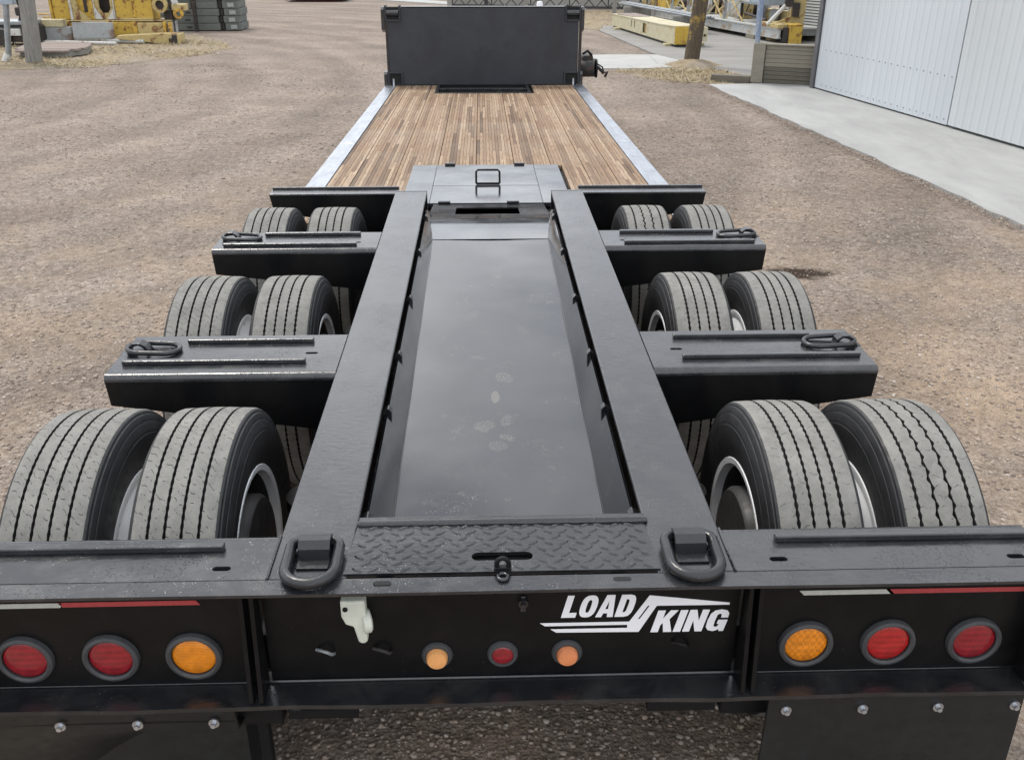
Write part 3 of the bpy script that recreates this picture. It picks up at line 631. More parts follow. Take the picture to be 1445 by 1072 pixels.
# ------------------------------------------------------------------ right and far yard
bb = empty('box_beam', (3.95, 24, 0), 'long cream steel box beam with yellow end on concrete', 'beam')
n0, n1_ = Vector((4.20, 21.63, 0)), Vector((3.47, 26.6, 0)); bd = (n1_-n0).normalized(); bl = (n1_-n0).length; bn = Vector((-bd.y, bd.x, 0)); bn = bn if bn.x > 0 else -bn
def bfn(a, z_, b): p = n0+bd*a+bn*b; return (p.x, p.y, z_)
side = [(0, .07), (0, .43), (.45, .45), (1.2, .42), (bl, .36), (bl, .08)]
side = [(.004, .07), (.004, .44), (1.0, .405), (bl, .345), (bl, .07)]
hole = [rect(2.05, 2.35, .12, .34), rect(2.98, 3.06, .17, .33), rect(3.24, 3.32, .17, .33)]
MB().prism(side, bfn, 0, .02, hole).build('side_plate', M_CREAM, bb)
MB().prism(side, bfn, .05, .60).build('core', M_YELP, bb)
MB().prism(side, bfn, .60, .62).build('side_plate', M_CREAM, bb)
v = [bfn(a, z_, b) for a, z_ in ((-.01, .455), (1.0, .42), (bl+.02, .36)) for b in (-.01, .63)]
v += [(x, y, z_-.02) for x, y, z_ in v]
MB().add(v, [(0, 1, 3, 2), (2, 3, 5, 4), (6, 8, 9, 7), (8, 10, 11, 9), (0, 2, 8, 6), (2, 4, 10, 8), (1, 7, 9, 3), (3, 9, 11, 5), (0, 6, 7, 1), (4, 5, 11, 10)]).build('top_plate', M_CREAM, bb)
MB().prism(rect(0, .62, .07, .44), lambda a, b, d: bfn(d, b, a), -.03, .0).build('end_plate', M_YEL, bb, bevel=.006)
MB().prism(rect(.20, .5, .10, .40), lambda a, b, d: bfn(d, b, a), -.045, -.032).build('end_panel', M_YEL, bb, bevel=.008)
MB().prism(rect(.63, .75, .12, .42), lambda a, b, d: bfn(d, b, a), -.02, .3, [obround(.69, .25, .035, .03)]).build('lug', M_CREAM, bb)
MB().prism(rect(0, bl, .03, .066), bfn, .03, .5).build('skid', M_MECH, bb)
for a, z_ in ((.25, .0), (4.3, 0)):
    o = MB().prism(rect(a, a+.16, .017, .068), bfn, -.12, .8).build('timber', M_CREAMD, bevel=.006); tag(o, 'pale timber under near yellow end of the cream box beam' if a < 1 else 'timber bearer under far end of the cream box beam', 'timber')
# debris of straw and cut boards on the far end of the beam
tag(MB().box(3.65, 4.15, 25.2, 26.3, .372, .395, rz=.2).build('plywood_sheet', M_PLANK, bevel=.004), 'brown board lying on far end of the cream beam', 'board')

# long stained steel bed carrying crane machinery
bed = empty('machinery_bed', (5.9, 25.5, 0), 'long stained white steel bed with crossing braces and winch gear', 'machinery')
b0, b1 = Vector((6.72, 22.4, 0)), Vector((4.75, 30.2, 0)); md = (b1-b0).normalized(); ml = (b1-b0).length; mn = Vector((-md.y, md.x, 0)); mn = mn if mn.x > 0 else -mn
def mfn(a, z_, b): p = b0+md*a+mn*b; return (p.x, p.y, z_)
def mbox(a0, a1, b0_, b1_, z0, z1): return MB().prism(rect(a0, a1, z0, z1), mfn, b0_, b1_)
mbox(0, ml, 0, .06, .13, .30).build('side_beam', M_BEDW, bed, bevel=.006); mbox(0, ml, 1.5, 1.56, .13, .30).build('side_beam', M_BEDW, bed)
mbox(0, ml, -.03, 1.58, .302, .33).build('deck_plate', M_BEDW, bed); mbox(0, ml, -.03, .08, .11, .13).build('flange', M_BEDW, bed)
for a in np.arange(.2, ml, 1.3): mbox(a, a+.06, .07, 1.5, .14, .29).build('cross_beam', M_BEDW, bed)
mbox(-.02, .9, -.04, .5, .332, .42).build('end_block', M_YELP, bed, bevel=.01)
for a, b_, lb in ((1.0, .05, 'near'), (6.2, .05, 'far')): tag(mbox(a, a+.4, b_-.1, b_+.9, .017, .115).build('support_block', M_FORM, bevel=.01), f'concrete block under {lb} end of the stained machinery bed', 'block', 'blocks under the machinery bed')
def rodm(a, b, r, mat, nm='brace'): return MB().tube([mfn(*a), mfn(*b)], r, 6).build(nm, mat, bed)
for k in range(5):
    a = 1.9+k*1.05
    rodm((a, .33, .12), (a+.9, .98, .12), .025, M_YELP); rodm((a+.9, .33, .12), (a, .98, .12), .022, M_CREAMD)
    mbox(a+.95, a+1.0, .08, .16, .332, 1.3).build('stanchion', M_GREYP, bed)
for (a, z_, b, r, l_) in ((2.9, .58, .5, .2, .5), (3.7, .5, .7, .14, .6), (4.6, .55, .5, .2, .4), (1.6, .5, .8, .13, .5), (5.4, .52, .55, .18, .5)):
    MB().tube([mfn(a, z_, b), mfn(a+.12, z_, b+l_)], r, 16).build('drum', M_MECH, bed, smooth=40)
    MB().tube([mfn(a-.02, z_, b-.06), mfn(a-.01, z_, b-.01)], r*1.12, 16).build('drum_flange', M_BEDW, bed, smooth=40)
mbox(3.2, 6.6, .9, 1.4, .332, .72).build('gearbox', M_MECH, bed, bevel=.03); mbox(1.2, 2.4, .9, 1.4, .332, .6).build('gearbox', M_YELP, bed, bevel=.03)
MB().rev([(.07, -.06), (.17, -.06), (.17, .06), (.07, .06)], mfn(7.2, .5, -.1), 'Y', 20, closed=True).build('sheave', M_YELP, bed, smooth=40)
mbox(6.4, 7.4, .1, .5, .332, .66).build('yellow_housing', M_YEL, bed, bevel=.02)
rc = random.Random(5)
for k in range(34):
    a = rc.uniform(.9, 7.4); b = rc.uniform(.15, 1.3); m_ = rc.choice((M_MECH, M_MECH, M_CREAMD, M_YELP, M_GREYP, M_BEDW))
    if k % 2: mbox(a, a+rc.uniform(.1, .5), b, b+rc.uniform(.08, .3), .332, rc.uniform(.42, .85)).build('fitting', m_, bed, bevel=.012)
    else: rodm((a, rc.uniform(.34, .5), b), (a+rc.uniform(-.5, .9), rc.uniform(.45, 1.2), b+rc.uniform(-.2, .2)), rc.uniform(.014, .035), m_, 'strut')
cab = empty('steel_cabinet', mfn(1.75, .72, .3), 'grey blue steel cabinet on a dark stand above machinery bed', 'cabinet')
mbox(1.2, 2.35, .2, .8, .74, 1.35).build('case', M_CAB, cab, bevel=.015)
mbox(1.26, 1.74, .185, .198, .78, 1.30).build('door', M_CAB, cab, bevel=.006); mbox(1.80, 2.3, .185, .198, .78, 1.30).build('door', M_WHITEP, cab, bevel=.006)
for a in (1.25, 2.25):
    for b in (.24, .72): mbox(a, a+.05, b, b+.05, .332, .738).build('leg', M_MECH, cab)
af = empty('boom_frame', (7.2, 22.9, 0), 'yellow triangular boom frame with diagonal struts by grey siding', 'crane part')
MB().prism([(6.75, .33), (7.43, .40), (7.46, 1.4), (7.15, 1.4), (7.1, .55), (6.78, .42)], XZ, 22.9, 22.96).build('plate', M_YELP, af, bevel=.004)
MB().tube([(6.55, 22.8, .38), (7.3, 22.8, 1.2)], .045, 8).build('strut', M_WHITEP, af, smooth=50); MB().tube([(6.65, 22.85, .95), (7.3, 22.85, 1.3)], .04, 8).build('strut', M_YELP, af, smooth=50)
MB().rev([(0, -.05), (.1, -.05), (.1, .05), (0, .05)], (7.0, 22.78, .86), 'Y', 16).build('pin', M_MECH, af, smooth=40); MB().box(7.12, 7.28, 22.8, 22.9, .55, .85).build('bracket', M_MECH, af, bevel=.02)
MB().box(6.7, 7.4, 22.97, 23.3, .018, .33).build('foot', M_YELP, af)
yb = empty('counterweight', (7.0, 22.4, 0), 'upright bright yellow steel block behind the concrete wall', 'counterweight')
MB().box(6.93, 7.22, 22.25, 22.65, .018, .40).build('body', M_YEL, yb, bevel=.012); MB().box(6.915, 7.235, 22.235, 22.665, .402, .43).build('lid', M_YEL, yb, bevel=.006); MB().box(6.82, 6.925, 22.3, 22.6, .03, .36).build('end_cap', M_MECH, yb, bevel=.01)
sb = empty('siding_building', (8, 21, 0), 'building with weathered horizontal metal siding behind concrete wall', 'building')
q0, q1 = Vector((7.35, 24.0, 0)), Vector((8.9, 20.4, 0)); qd = (q1-q0).normalized(); qn = Vector((-qd.y, qd.x, 0)); qn = qn if qn.x > 0 else -qn
for k in range(26):
    z0 = .10+k*.064
    MB().prism([(0, z0), (.05, z0), (.05, z0+.012), (.03, z0+.046), (0, z0+.046)], lambda a, b, d: tuple(q0+qd*d+qn*(.05-a)+Vector((0, 0, b))), 0, 4.2).build('board', M_SIDING, sb)
MB().prism(rect(0, 4.2, -.02, .098), lambda a, b, d: tuple(q0+qd*a+qn*d+Vector((0, 0, b))), -.02, .5).build('plinth', M_FORM, sb)
MB().prism(rect(0, 4.2, .1, 3.2), lambda a, b, d: tuple(q0+qd*a+qn*d+Vector((0, 0, b))), .055, .5).build('wall', M_TRIM, sb)
# lattice boom with posts along the far side
lt = empty('lattice_boom', (3, 32.6, 0), 'long dark lattice boom lying along the far side of yard', 'boom')
def tr(p, q, r=.018): return MB().tube([p, q], r, 5)
for zz, yy in ((.16, 32.5), (.62, 32.5), (.16, 33.0), (.62, 33.0)): tr((-.95, yy, zz+.03), (6.5, yy, zz-.09), .022).build('chord', M_LATT, lt)
xs = np.arange(-.95, 6.3, .42)
for i, a in enumerate(xs):
    d = -.12*(a+.95)/7.45; a2 = a+.42
    tr((a, 32.5, .19+d), (a2, 32.5, .65+d), .017).build('brace', M_LATT, lt); tr((a2, 32.51, .19+d), (a, 32.51, .65+d), .017).build('brace', M_LATT, lt)
    if i % 3 == 0: tr((a, 32.49, .19+d), (a, 32.49, .65+d), .02).build('upright', M_LATT, lt)
    if i % 4 == 0: tr((a, 32.5, .19+d), (a, 33.0, .19+d), .015).build('brace', M_LATT, lt)
for k, (x, y, r) in enumerate(((.12, 31.0, .06), (1.37, 31.0, .05), (2.6, 31.5, .06), (4.1, 31.0, .07))):
    post('fence_post', ('dark post in front of lattice boom, leftmost', 'slim grey post behind the headboard, before lattice boom', 'grey post before lattice boom, behind headboard right corner', 'grey wooden post before lattice boom, beside cream beam')[k], (x, y, -.02), (x, y, 1.3), r, r*.9, M_LATT if k == 0 else M_POLEG, 'post', 10)['group'] = 'posts in front of the lattice boom'
tag(MB().box(-1.2, 9.5, 34.6, 34.9, -.02, 2.2).build('boundary_wall', M_FARWALL, bevel=.02), 'tan concrete wall behind the dark lattice boom', 'wall')
pb = MB()
for k in range(5):
    a = (4.1+k*.07, 29.9-k*.02, .42+.03*(k % 2)); b = (5.4+k*.08, 24.6, .39+.03*(k % 2))
    tag(MB().tube([a, b], .028, 8).build('scaffold_pipe', M_GALV, smooth=50), ('nearest', 'second', 'middle', 'fourth', 'farthest')[k]+' grey pipe of the bundle, counted from the cream beam', 'pipe', 'grey pipes in a bundle beside the cream beam')
for (y_, x_) in ((29.0, 4.4), (25.6, 5.2)): tag(MB().box(x_-.3, x_+.5, y_-.08, y_+.08, .014, .372).build('timber', M_POLEG, bevel=.008), 'timber bearer under ' + ('far' if y_ > 27 else 'near') + ' end of the grey pipe bundle', 'timber')

# ------------------------------------------------------------------ the trailer
T = empty('lowboy_trailer', (0, 6.5, 0), 'black multi axle lowboy trailer with wooden deck and open wheel bay', 'trailer')
ZT = .91
# deck: plane slopes gently down to the front
def dz(y): return .789-.0262*y
xb = [-1.148, -.986, -.686, -.386, -.087, .212, .5, .75, .948, 1.148]
for b0_, b1_ in zip(xb[:-1], xb[1:]):
    v = []; f = []; at = []
    n = max(2, round((b1_-b0_-.004)/.027)); ed = np.linspace(b0_+.002, b1_-.002, n+1)
    for a, b in zip(ed[:-1], ed[1:]):
        mid = (a+b)/2; y0 = 7.34 if abs(mid) < .578 else 5.6; y1 = 11.885 if abs(mid) < .61 else 12.74
        y = y0-rnd.uniform(0, .5)
        while y < y1:
            ln = rnd.choice((.8, 1.2, 1.7, 2.3))*rnd.uniform(.7, 1.3); ya, yb_ = max(y, y0), min(y+ln, y1)
            if yb_-ya > .02:
                h = rnd.uniform(-.0015, .0015); k = len(v); g_ = .0011
                for yy in (ya+g_, yb_-g_):
                    for xx in (a+g_, b-g_): v += [(xx, yy, dz(yy)+h), (xx, yy, dz(yy)-.03)]
                f += [(k, k+2, k+6, k+4), (k+2, k+3, k+7, k+6), (k, k+4, k+5, k+1), (k, k+1, k+3, k+2), (k+4, k+6, k+7, k+5)]
                at += [min(1, max(0, rnd.gauss(.58, .31)))]*5
            y += ln
    link('plank', v, f, M_WOOD, T, attr=at)
def dbox(x0, x1, y0, y1, t0, t1, **k):
    v = [(x, y, dz(y)+t) for t in (t0, t1) for y in (y0, y1) for x in (x0, x1)]
    return MB().add(v, [(0, 2, 3, 1), (4, 5, 7, 6), (0, 1, 5, 4), (2, 6, 7, 3), (0, 4, 6, 2), (1, 3, 7, 5)])
dbox(-1.285, 1.285, 5.6, 12.74, -.16, -.034).build('deck_frame', M_DARK, T)
for s in (-1, 1):
    x0, x1 = sorted((s*1.152, s*1.295)); 
    for (a, b) in ((5.6, 8.35), (8.356, 10.7), (10.706, 12.74)): dbox(x0, x1, a, b, -.10, .004).build('side_rail', M_ALU, T, bevel=.006)
# front well in the deck
for (x0, x1, y0, y1) in ((-.615, .57, 11.885, 11.925), (-.615, -.575, 11.925, 12.70), (.53, .57, 11.925, 12.70), (-.575, .53, 12.26, 12.31)):
    dbox(x0, x1, y0, y1, -.03, .012).build('well_frame', M_BLACK, T, bevel=.004)
MB().box(-1.2, 1.2, 12.77, 12.85, .30, dz(12.8)+.02).build('front_plate', M_DARK, T)
dbox(-.575, .53, 11.925, 12.74, -.033, -.028).build('well_floor', M_GROOVE, T)
# headboard
HY = 12.76
MB().box(-1.235, 1.215, HY, HY+.09, dz(HY)+.0, 1.40).build('headboard', M_HEAD, T, bevel=.008)
for x in (-1.26, 1.225): MB().box(x, x+.035, HY-.005, HY+.14, dz(HY)+.02, 1.30).build('edge_bar', M_BLACK, T, bevel=.006)
MB().box(-1.05, 1.04, HY-.006, HY+.1, 1.402, 1.415).build('top_bar', M_BLACK, T, bevel=.004)
for s, cx in ((-1, -1.16), (1, 1.14)):
    for zb, top in ((1.24, 1), (dz(HY)+.0, 0)):
        h = .17
        MB().box(cx-.10, cx-.08, HY-.03, HY+.13, zb, zb+h+.02*top).build('bracket_plate', M_HEAD, T, bevel=.004)
        MB().box(cx+.08, cx+.10, HY-.03, HY+.13, zb, zb+h+.02*top).build('bracket_plate', M_HEAD, T, bevel=.004)
        if top: MB().tube([(cx-.078, HY-.012, zb+.10), (cx+.078, HY-.012, zb+.10)], .038, 14).build('roller', M_BLACK, T, smooth=50)
        MB().box(cx-.078, cx+.078, HY-.004, HY-.001, zb+.02, zb+h).build('pocket', M_GROOVE, T)
        MB().box(cx-.078, cx+.078, HY-.03, HY-.002, zb+(0 if top else h-.02), zb+(.02 if top else h)).build('bracket_plate', M_HEAD, T, bevel=.003)
        xo = cx+s*.125; MB().prism([(0, zb-(.10 if top else 0)), (0, zb+h-.03), (.05, zb+h), (.13, zb+h), (.13, zb-(.14 if top else 0))], lambda a, b, d: (d, HY-.03+a, b), xo-.02, xo+.02).build('bracket_plate', M_BLACK, T, bevel=.004)
        if not top: MB().tube([(cx-s*-.02, HY-.05, zb+.0), (cx-s*-.02, HY-.05, zb+.09)], .014, 10).build('pin', M_STEEL, T, smooth=50)
# coupling gear at the right of the headboard
MB().box(1.27, 1.42, 12.95, 13.25, .66, .80, rz=.2).box(1.30, 1.50, 13.0, 13.2, .62, .74, rz=-.2).build('coupling_housing', M_MECH, T, bevel=.025)
MB().tube([(1.25, 12.98, .63), (1.47, 12.92, .64)], .105, 16).build('coupling_drum', M_MECH, T, smooth=40); MB().tube([(1.47, 12.92, .64), (1.49, 12.92, .64)], .12, 16).build('drum_flange', M_DARK, T, smooth=40)
MB().tube([(1.5, 12.92, .66), (1.58, 12.92, .58), (1.63, 12.92, .60), (1.60, 12.92, .53)], .02, 8).tube([(1.49, 12.9, .7), (1.56, 12.9, .66), (1.585, 12.9, .58)], .01, 6).build('hose', M_MECH, T, smooth=50)
MB().tube([(1.30, 12.95, .82), (1.36, 12.93, .86), (1.42, 12.95, .8)], .018, 8).build('hose', M_DARK, T, smooth=50)

# access hatch at the rear of the deck
def hplate(nm, x0, x1, y0, y1, t=.01): return dbox(x0, x1, y0, y1, -.02, t).build(nm, M_PAN, T, bevel=.003)
hplate('hatch_side', -.575, -.3895, 6.05, 7.332); hplate('hatch_side', .3595, .55, 6.05, 7.332)
hplate('hatch_cover', -.388, .358, 6.58, 7.332, .0105); hplate('hatch_cover', -.388, .358, 6.05, 6.5785, .0097)
for x, y in ((-.29, 7.335), (.25, 7.335), (-.29, 6.05), (.16, 6.05)): dbox(x-.04, x+.04, y-.025, y+.012, .011, .026).build('hinge', M_BLACK, T, bevel=.004)
z0 = dz(6.62)+.012; xl, xr = -.083, .083
MB().tube([(xl, 6.60, z0+.008), (xl, 6.63, z0+.085), (xl+.012, 6.634, z0+.097), (xr-.012, 6.634, z0+.097), (xr, 6.63, z0+.085), (xr, 6.60, z0+.008)], .0075, 8).tube([(xl, 6.60, z0+.008), (xr, 6.60, z0+.008)], .0085, 8).build('handle', M_DARK, T, smooth=50)
# ramp from the deck up into the pan, with slot
rampp = [(6.048, .634), (5.75, .674), (5.45, .725), (5.25, .762), (5.05, .785), (4.9, .795), (4.78, .80)]
for (ya, za), (yb_, zb_) in zip(rampp[:1], rampp[2:3]):
    fnr = lambda a, b, d: (a, b, za+(b-ya)*(zb_-za)/(yb_-ya)+d)
    MB().prism(rect(-.36, .36, 5.45, 6.048), fnr, -.01, 0, [rect(-.205, .185, 5.49, 5.83)]).build('slot_plate', M_BLACK, T)
rp_ = [(5.45, .726)]+rampp[3:]
v = []; f = []
fine = []
for i in range(25):
    t = i/24; y = 5.45+(4.70-5.45)*t; zz = np.interp(-y, [-p[0] for p in rampp]+[-4.7], [p[1] for p in rampp]+[.803]); fine.append((y, zz))
for (y, zz) in fine: v += [(-.352, y, zz), (.352, y, zz)]
f = [(2*i, 2*i+1, 2*i+3, 2*i+2) for i in range(len(fine)-1)]
v2 = [(x, y, zz-.008) for x, y, zz in v]; nb = len(v); f2 = [tuple(i+nb for i in q[::-1]) for q in f]
link('ramp_plate', v+v2, [q[::-1] for q in f]+[q[::-1] for q in f2], M_PAN, T, smooth=True)
MB().box(-.36, .36, 5.30, 6.0, .45, .56).build('well_plate', M_GROOVE, T)
# pan floor and its sloping sides
YP0, YP1 = 1.96, 4.72; ZP0, ZP1 = .731, .802
def pz(y): return ZP0+(ZP1-ZP0)*(y-2.2)/(4.78-2.2)
N = 28; ys = np.linspace(YP0, YP1, N); v = []; f = []
xs = np.linspace(-.298, .298, 9)
for y in ys:
    for x in xs: v.append((x, y, pz(y)+.0035*math.sin(y*3.1+1.2)*math.cos(x*5)+.0015*math.sin(y*9+x*11)))
for i in range(N-1):
    for k in range(8): f.append((i*9+k, i*9+k+1, (i+1)*9+k+1, (i+1)*9+k))
n0_ = len(v); v += [(x, y, z-.006) for x, y, z in v]; f += [tuple(i+n0_ for i in q[::-1]) for q in f]
link('pan_floor', v, f, M_PANF, T, smooth=True)
for s in (-1, 1):
    v = []; f = []; NS = 40
    ys2 = np.linspace(YP0, 5.02, NS)
    for y in ys2:
        e = 1-max(0, (y-4.72)/.3); w_ = .005*math.sin(y*2.3+s)+.003*math.sin(y*6.1+s*2)+.0015*math.sin(y*13)
        v += [(s*(.300+(1-e)*.03), y, pz(y)+.001+(1-e)*.05), (s*(.322+w_), y, (pz(y)+.87)/2+.01*e), (s*.340, y, .874)]
    f = [(3*i+k, 3*i+k+1, 3*i+k+4, 3*i+k+3) for i in range(NS-1) for k in range(2)]
    n0_ = len(v); v += [(x+s*.006, y, z) for x, y, z in v]; f = f+[tuple(i+n0_ for i in q[::-1]) for q in f]
    link('pan_side', v, f, M_PAN, T, smooth=True)
    MB().tube([(s*.301, YP0, pz(YP0)+.002), (s*.301, YP1, pz(YP1)+.002)], .003, 6).build('weld_bead', M_STEEL if False else M_BLACK, T)
    for y in (2.02, 2.62, 3.05, 3.62, 4.25, 4.85):    # lugs bridging the gap between pan and rail
        MB().prism([(.330, .83), (.328, .880), (.338, .892), (.380, .868), (.380, .80)], lambda a, b, d: (s*a, d, b), y-.014, y+.014).build('pan_bracket', M_BLACK, T, bevel=.002)
# main rails
for s in (-1, 1):
    x0, x1 = sorted((s*.354, s*.532))
    tp = [(x0, 1.732), (x1, 1.732), (x1, 5.28), (x0, 5.28)]
    MB().prism(tp, XY, ZT-.016, ZT).build('rail_flange', M_BEAM, T, bevel=.004)
    xw0, xw1 = sorted((s*.405, s*.50))
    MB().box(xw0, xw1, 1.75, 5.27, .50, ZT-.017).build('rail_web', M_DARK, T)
    xa, xb2 = sorted((s*.36, s*.53)); MB().box(xa, xb2, 1.75, 5.27, .47, .498).build('rail_flange', M_DARK, T)
    MB().prism([(5.27, .62), (5.27, .893), (5.10, .893)], YZ, xa+.01, xa+.02).build('end_gusset', M_BLACK, T)
    x_in = s*.362
    MB().prism([(5.285, .60), (5.285, ZT), (5.30, ZT), (5.30, .60)], YZ, x0, x1).build('end_plate', M_BLACK, T)
# outriggers
def outrigger(s, yf, yb_, zt, slot_y, bars, deep, drings, z_end):
    xi, xo = .5335, 1.295
    r = .020
    yf2 = yf
    tpl = [(s*xi, yf2+r), (s*xo, yf2+r), (s*xo, yb_), (s*xi, yb_)]
    MB().prism(tpl, XY, zt-.014, zt, [obround(s*.638, slot_y, .022, .0085)]).build('outrigger_top', M_BEAM, T)
    # bent front flange: rounded lip then the face
    prof = [(yf2+r-r*math.sin(t), zt-r+r*math.cos(t)) for t in np.linspace(0, math.pi/2, 7)]
    prof = [(yf2+r+.0005, zt)]+prof[1:]+[(yf2, zt-r-.004)]
    v = []; n = len(prof)
    for x in (s*xi, s*xo): v += [(x, a, b) for a, b in prof]
    q = [(i, i+1, n+i+1, n+i) for i in range(n-1)]; q = [k[::-1] for k in q] if s < 0 else q
    v += [(x, a+.012, b-.004) for x, a, b in v]; f = q+[tuple(i+2*n for i in k[::-1]) for k in q]+[(i, i+1, 2*n+i+1, 2*n+i) for i in range(n-1)]+[(n+i, n+i+1, 3*n+i+1, 3*n+i) for i in range(n-1)]
    link('outrigger_lip', v, f, M_BEAM, T, smooth=60)
    MB().prism([(s*xi, deep), (s*xi, zt-.025), (s*xo, zt-.025), (s*xo*.995, z_end)], XZ, yf2+.0005, yf2+.013).build('outrigger_face', M_BLACK_SHADED, T, bevel=.002)
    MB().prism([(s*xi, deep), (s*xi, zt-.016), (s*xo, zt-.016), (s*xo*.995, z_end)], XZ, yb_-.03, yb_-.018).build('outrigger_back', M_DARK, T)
    MB().prism([(yf2+.016, z_end), (yf2+.016, zt-.03), (yf2+r+.01, zt-.016), (yb_-.032, zt-.016), (yb_-.032, z_end)], YZ, s*(xo-.014), s*(xo-.002)).build('outrigger_end', M_BLACK_SHADED, T)
    for (a, b, y) in bars:
        MB().box(*sorted((s*a, s*b)), y-.011, y+.011, zt+.0005, zt+.016).build('cleat_bar', M_BEAM, T, bevel=.003)
    if drings: dring_side(s, *drings, zt)
def stadium(cx, cy, lx, ly, z, n=10, dip=0, axis='x'):
    r_ = ly; p = []
    for k in range(n+1): t = -math.pi/2+math.pi*k/n; p.append((cx+lx-r_+r_*math.cos(t), cy+r_*math.sin(t), z))
    for k in range(n+1): t = math.pi/2+math.pi*k/n; p.append((cx-lx+r_+r_*math.cos(t), cy+r_*math.sin(t), z))
    return p
def strap(cx, cy, z, wid, ax):
    """bent plate loop; ax='y': loop axis across x"""
    mb = MB(); prof = [(-.062, 0), (-.036, 0), (-.03, .026), (-.012, .040), (.012, .040), (.03, .03), (.048, .002), (.062, 0)]
    inn = [(a*.86, b-.009 if b > .005 else b) for a, b in prof]; poly = prof+[(.05, -.003), (.036, -.002), (.022, .022), (.008, .031), (-.009, .031), (-.021, .02), (-.029, -.002), (-.06, -.003)]
    if ax == 'y': return mb.prism(poly, lambda a, b, d: (cx+d, cy+a, z+.003+b), -wid/2, wid/2)
    return mb.prism(poly, lambda a, b, d: (cx+a, cy+d, z+.003+b), -wid/2, wid/2)
def dring_side(s, cx, cy, zt):
    c = [Vector(p) for p in stadium(0, 0, .088, .045, 0)]
    m_ = Matrix.Rotation(s*R(-3), 3, 'Y'); pts_ = [m_ @ p+Vector((s*cx, cy, zt+.014)) for p in c]
    MB().tube(pts_, .0092, 10, closed=True).build('tie_ring', M_RING, T, smooth=50)
    strap(s*(cx+.052), cy, zt-.003, .040, 'x').build('ring_strap', M_RING, T, bevel=.002)
for s in (-1, 1):
    outrigger(s, 2.833, 3.168, ZT, 3.005, [(.645, 1.14 if s > 0 else 1.09, 3.105), (.645, 1.262, 2.926)], .69, (1.188, 3.03), .80)
    outrigger(s, 4.206, 4.475, ZT, 4.31, [(.63, 1.09, 4.428), (.63, 1.25, 4.258)], .70, (1.188, 4.365), .79)
    # narrow front beam under the deck edge
    x0, x1 = sorted((s*.5345, s*1.285))
    MB().box(x0, x1, 5.435, 5.56, .848, .860).build('outrigger_top', M_BEAM, T, bevel=.003)
    MB().box(x0, x1, 5.545, 5.56, .8605, .873).build('cleat_bar', M_BEAM, T, bevel=.002)
    MB().prism([(s*.5345, .62), (s*.5345, .847), (s*1.285, .847), (s*1.27, .755)], XZ, 5.45, 5.462).build('outrigger_face', M_BLACK_SHADED, T)
# rear beam
XR = 1.285
for s in (-1, 1):
    x0, x1 = sorted((s*.5335, s*XR))
    hs = [obround(s*.645, 1.775, .021, .0085)]+[obround(s*1.205, 1.770, .021, .0085)]
    MB().prism(rect(x0, x1, 1.732, 1.889), XY, ZT-.014, ZT, hs).build('bumper_top', M_BEAM, T, bevel=.003)
    v = []; pr = [(1.889, ZT), (1.897, ZT-.001), (1.905, ZT-.006), (1.911, ZT-.015), (1.912, ZT-.03)]
    for x in (x0, x1): v += [(x, a, b) for a, b in pr]+[(x, a-.01, b-.012) for a, b in pr]
    n = 5; f = [(i, 10+i, 11+i, i+1) for i in range(4)]+[(5+i, 6+i, 16+i, 15+i) for i in range(4)]
    link('bumper_lip', v, f, M_BEAM, T, smooth=True)
    MB().box(*sorted((s*.655, s*XR)), 1.838, 1.858, ZT+.0005, ZT+.017).build('cleat_bar', M_BEAM, T, bevel=.003)
# rear lip strip, full width, slightly bent down
v = []
for x in np.linspace(-XR, XR, 15):
    j = .002*math.sin(x*5)
    for a, b in ((1.7305, ZT-.001), (1.69, ZT-.002+j*.5), (1.679, ZT-.002+j*.5), (1.679, ZT-.010+j*.5), (1.7305, ZT-.011)): v.append((x, a, b))
f = [(5*i+k, 5*i+(k+1) % 5, 5*(i+1)+(k+1) % 5, 5*(i+1)+k) for i in range(14) for k in range(5)]+[(0, 1, 2, 3, 4)[::-1], tuple(70+k for k in range(5))]
link('bumper_edge', v, f, M_BEAM, T, smooth=30)
for x in (-.272, .27): MB().prism(obround(x, 1.712, .021, .0075), lambda a, b, d: (a, b, ZT-.004+d), -.02, .0035).build('drain_slot', M_GROOVE, T)
MB().box(-.353, .353, 1.733, 1.955, ZT-.03, ZT-.012).build('flap_seat', M_DARK, T)
# web, light panels and lower flange
MB().box(-.555, .555, 1.742, 1.752, .603, ZT-.016).build('rear_web', M_BLACK_SHADED, T)
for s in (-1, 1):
    x0, x1 = sorted((s*.592, s*XR)); MB().box(x0, x1, 1.735, 1.747, .603, ZT-.018).build('light_panel', M_BLACK_SHADED, T, bevel=.003)
v = []
for x in np.linspace(-XR, XR, 27):
    j = .0022*math.sin(x*9)+.0015*math.sin(x*23)
    for a, b in ((1.74, .600), (1.662, .598+j), (1.660, .588+j), (1.74, .588)): v.append((x, a, b))
f = [(4*i+k, 4*i+(k+1) % 4, 4*(i+1)+(k+1) % 4, 4*(i+1)+k) for i in range(26) for k in range(4)]+[(3, 2, 1, 0), tuple(104+k for k in range(4))]
link('lower_flange', v, f, M_BLACK, T, smooth=30)
MB().tube([(-XR, 1.738, .604), (XR, 1.738, .604)], .004, 6).build('weld_bead', M_BLACK, T)
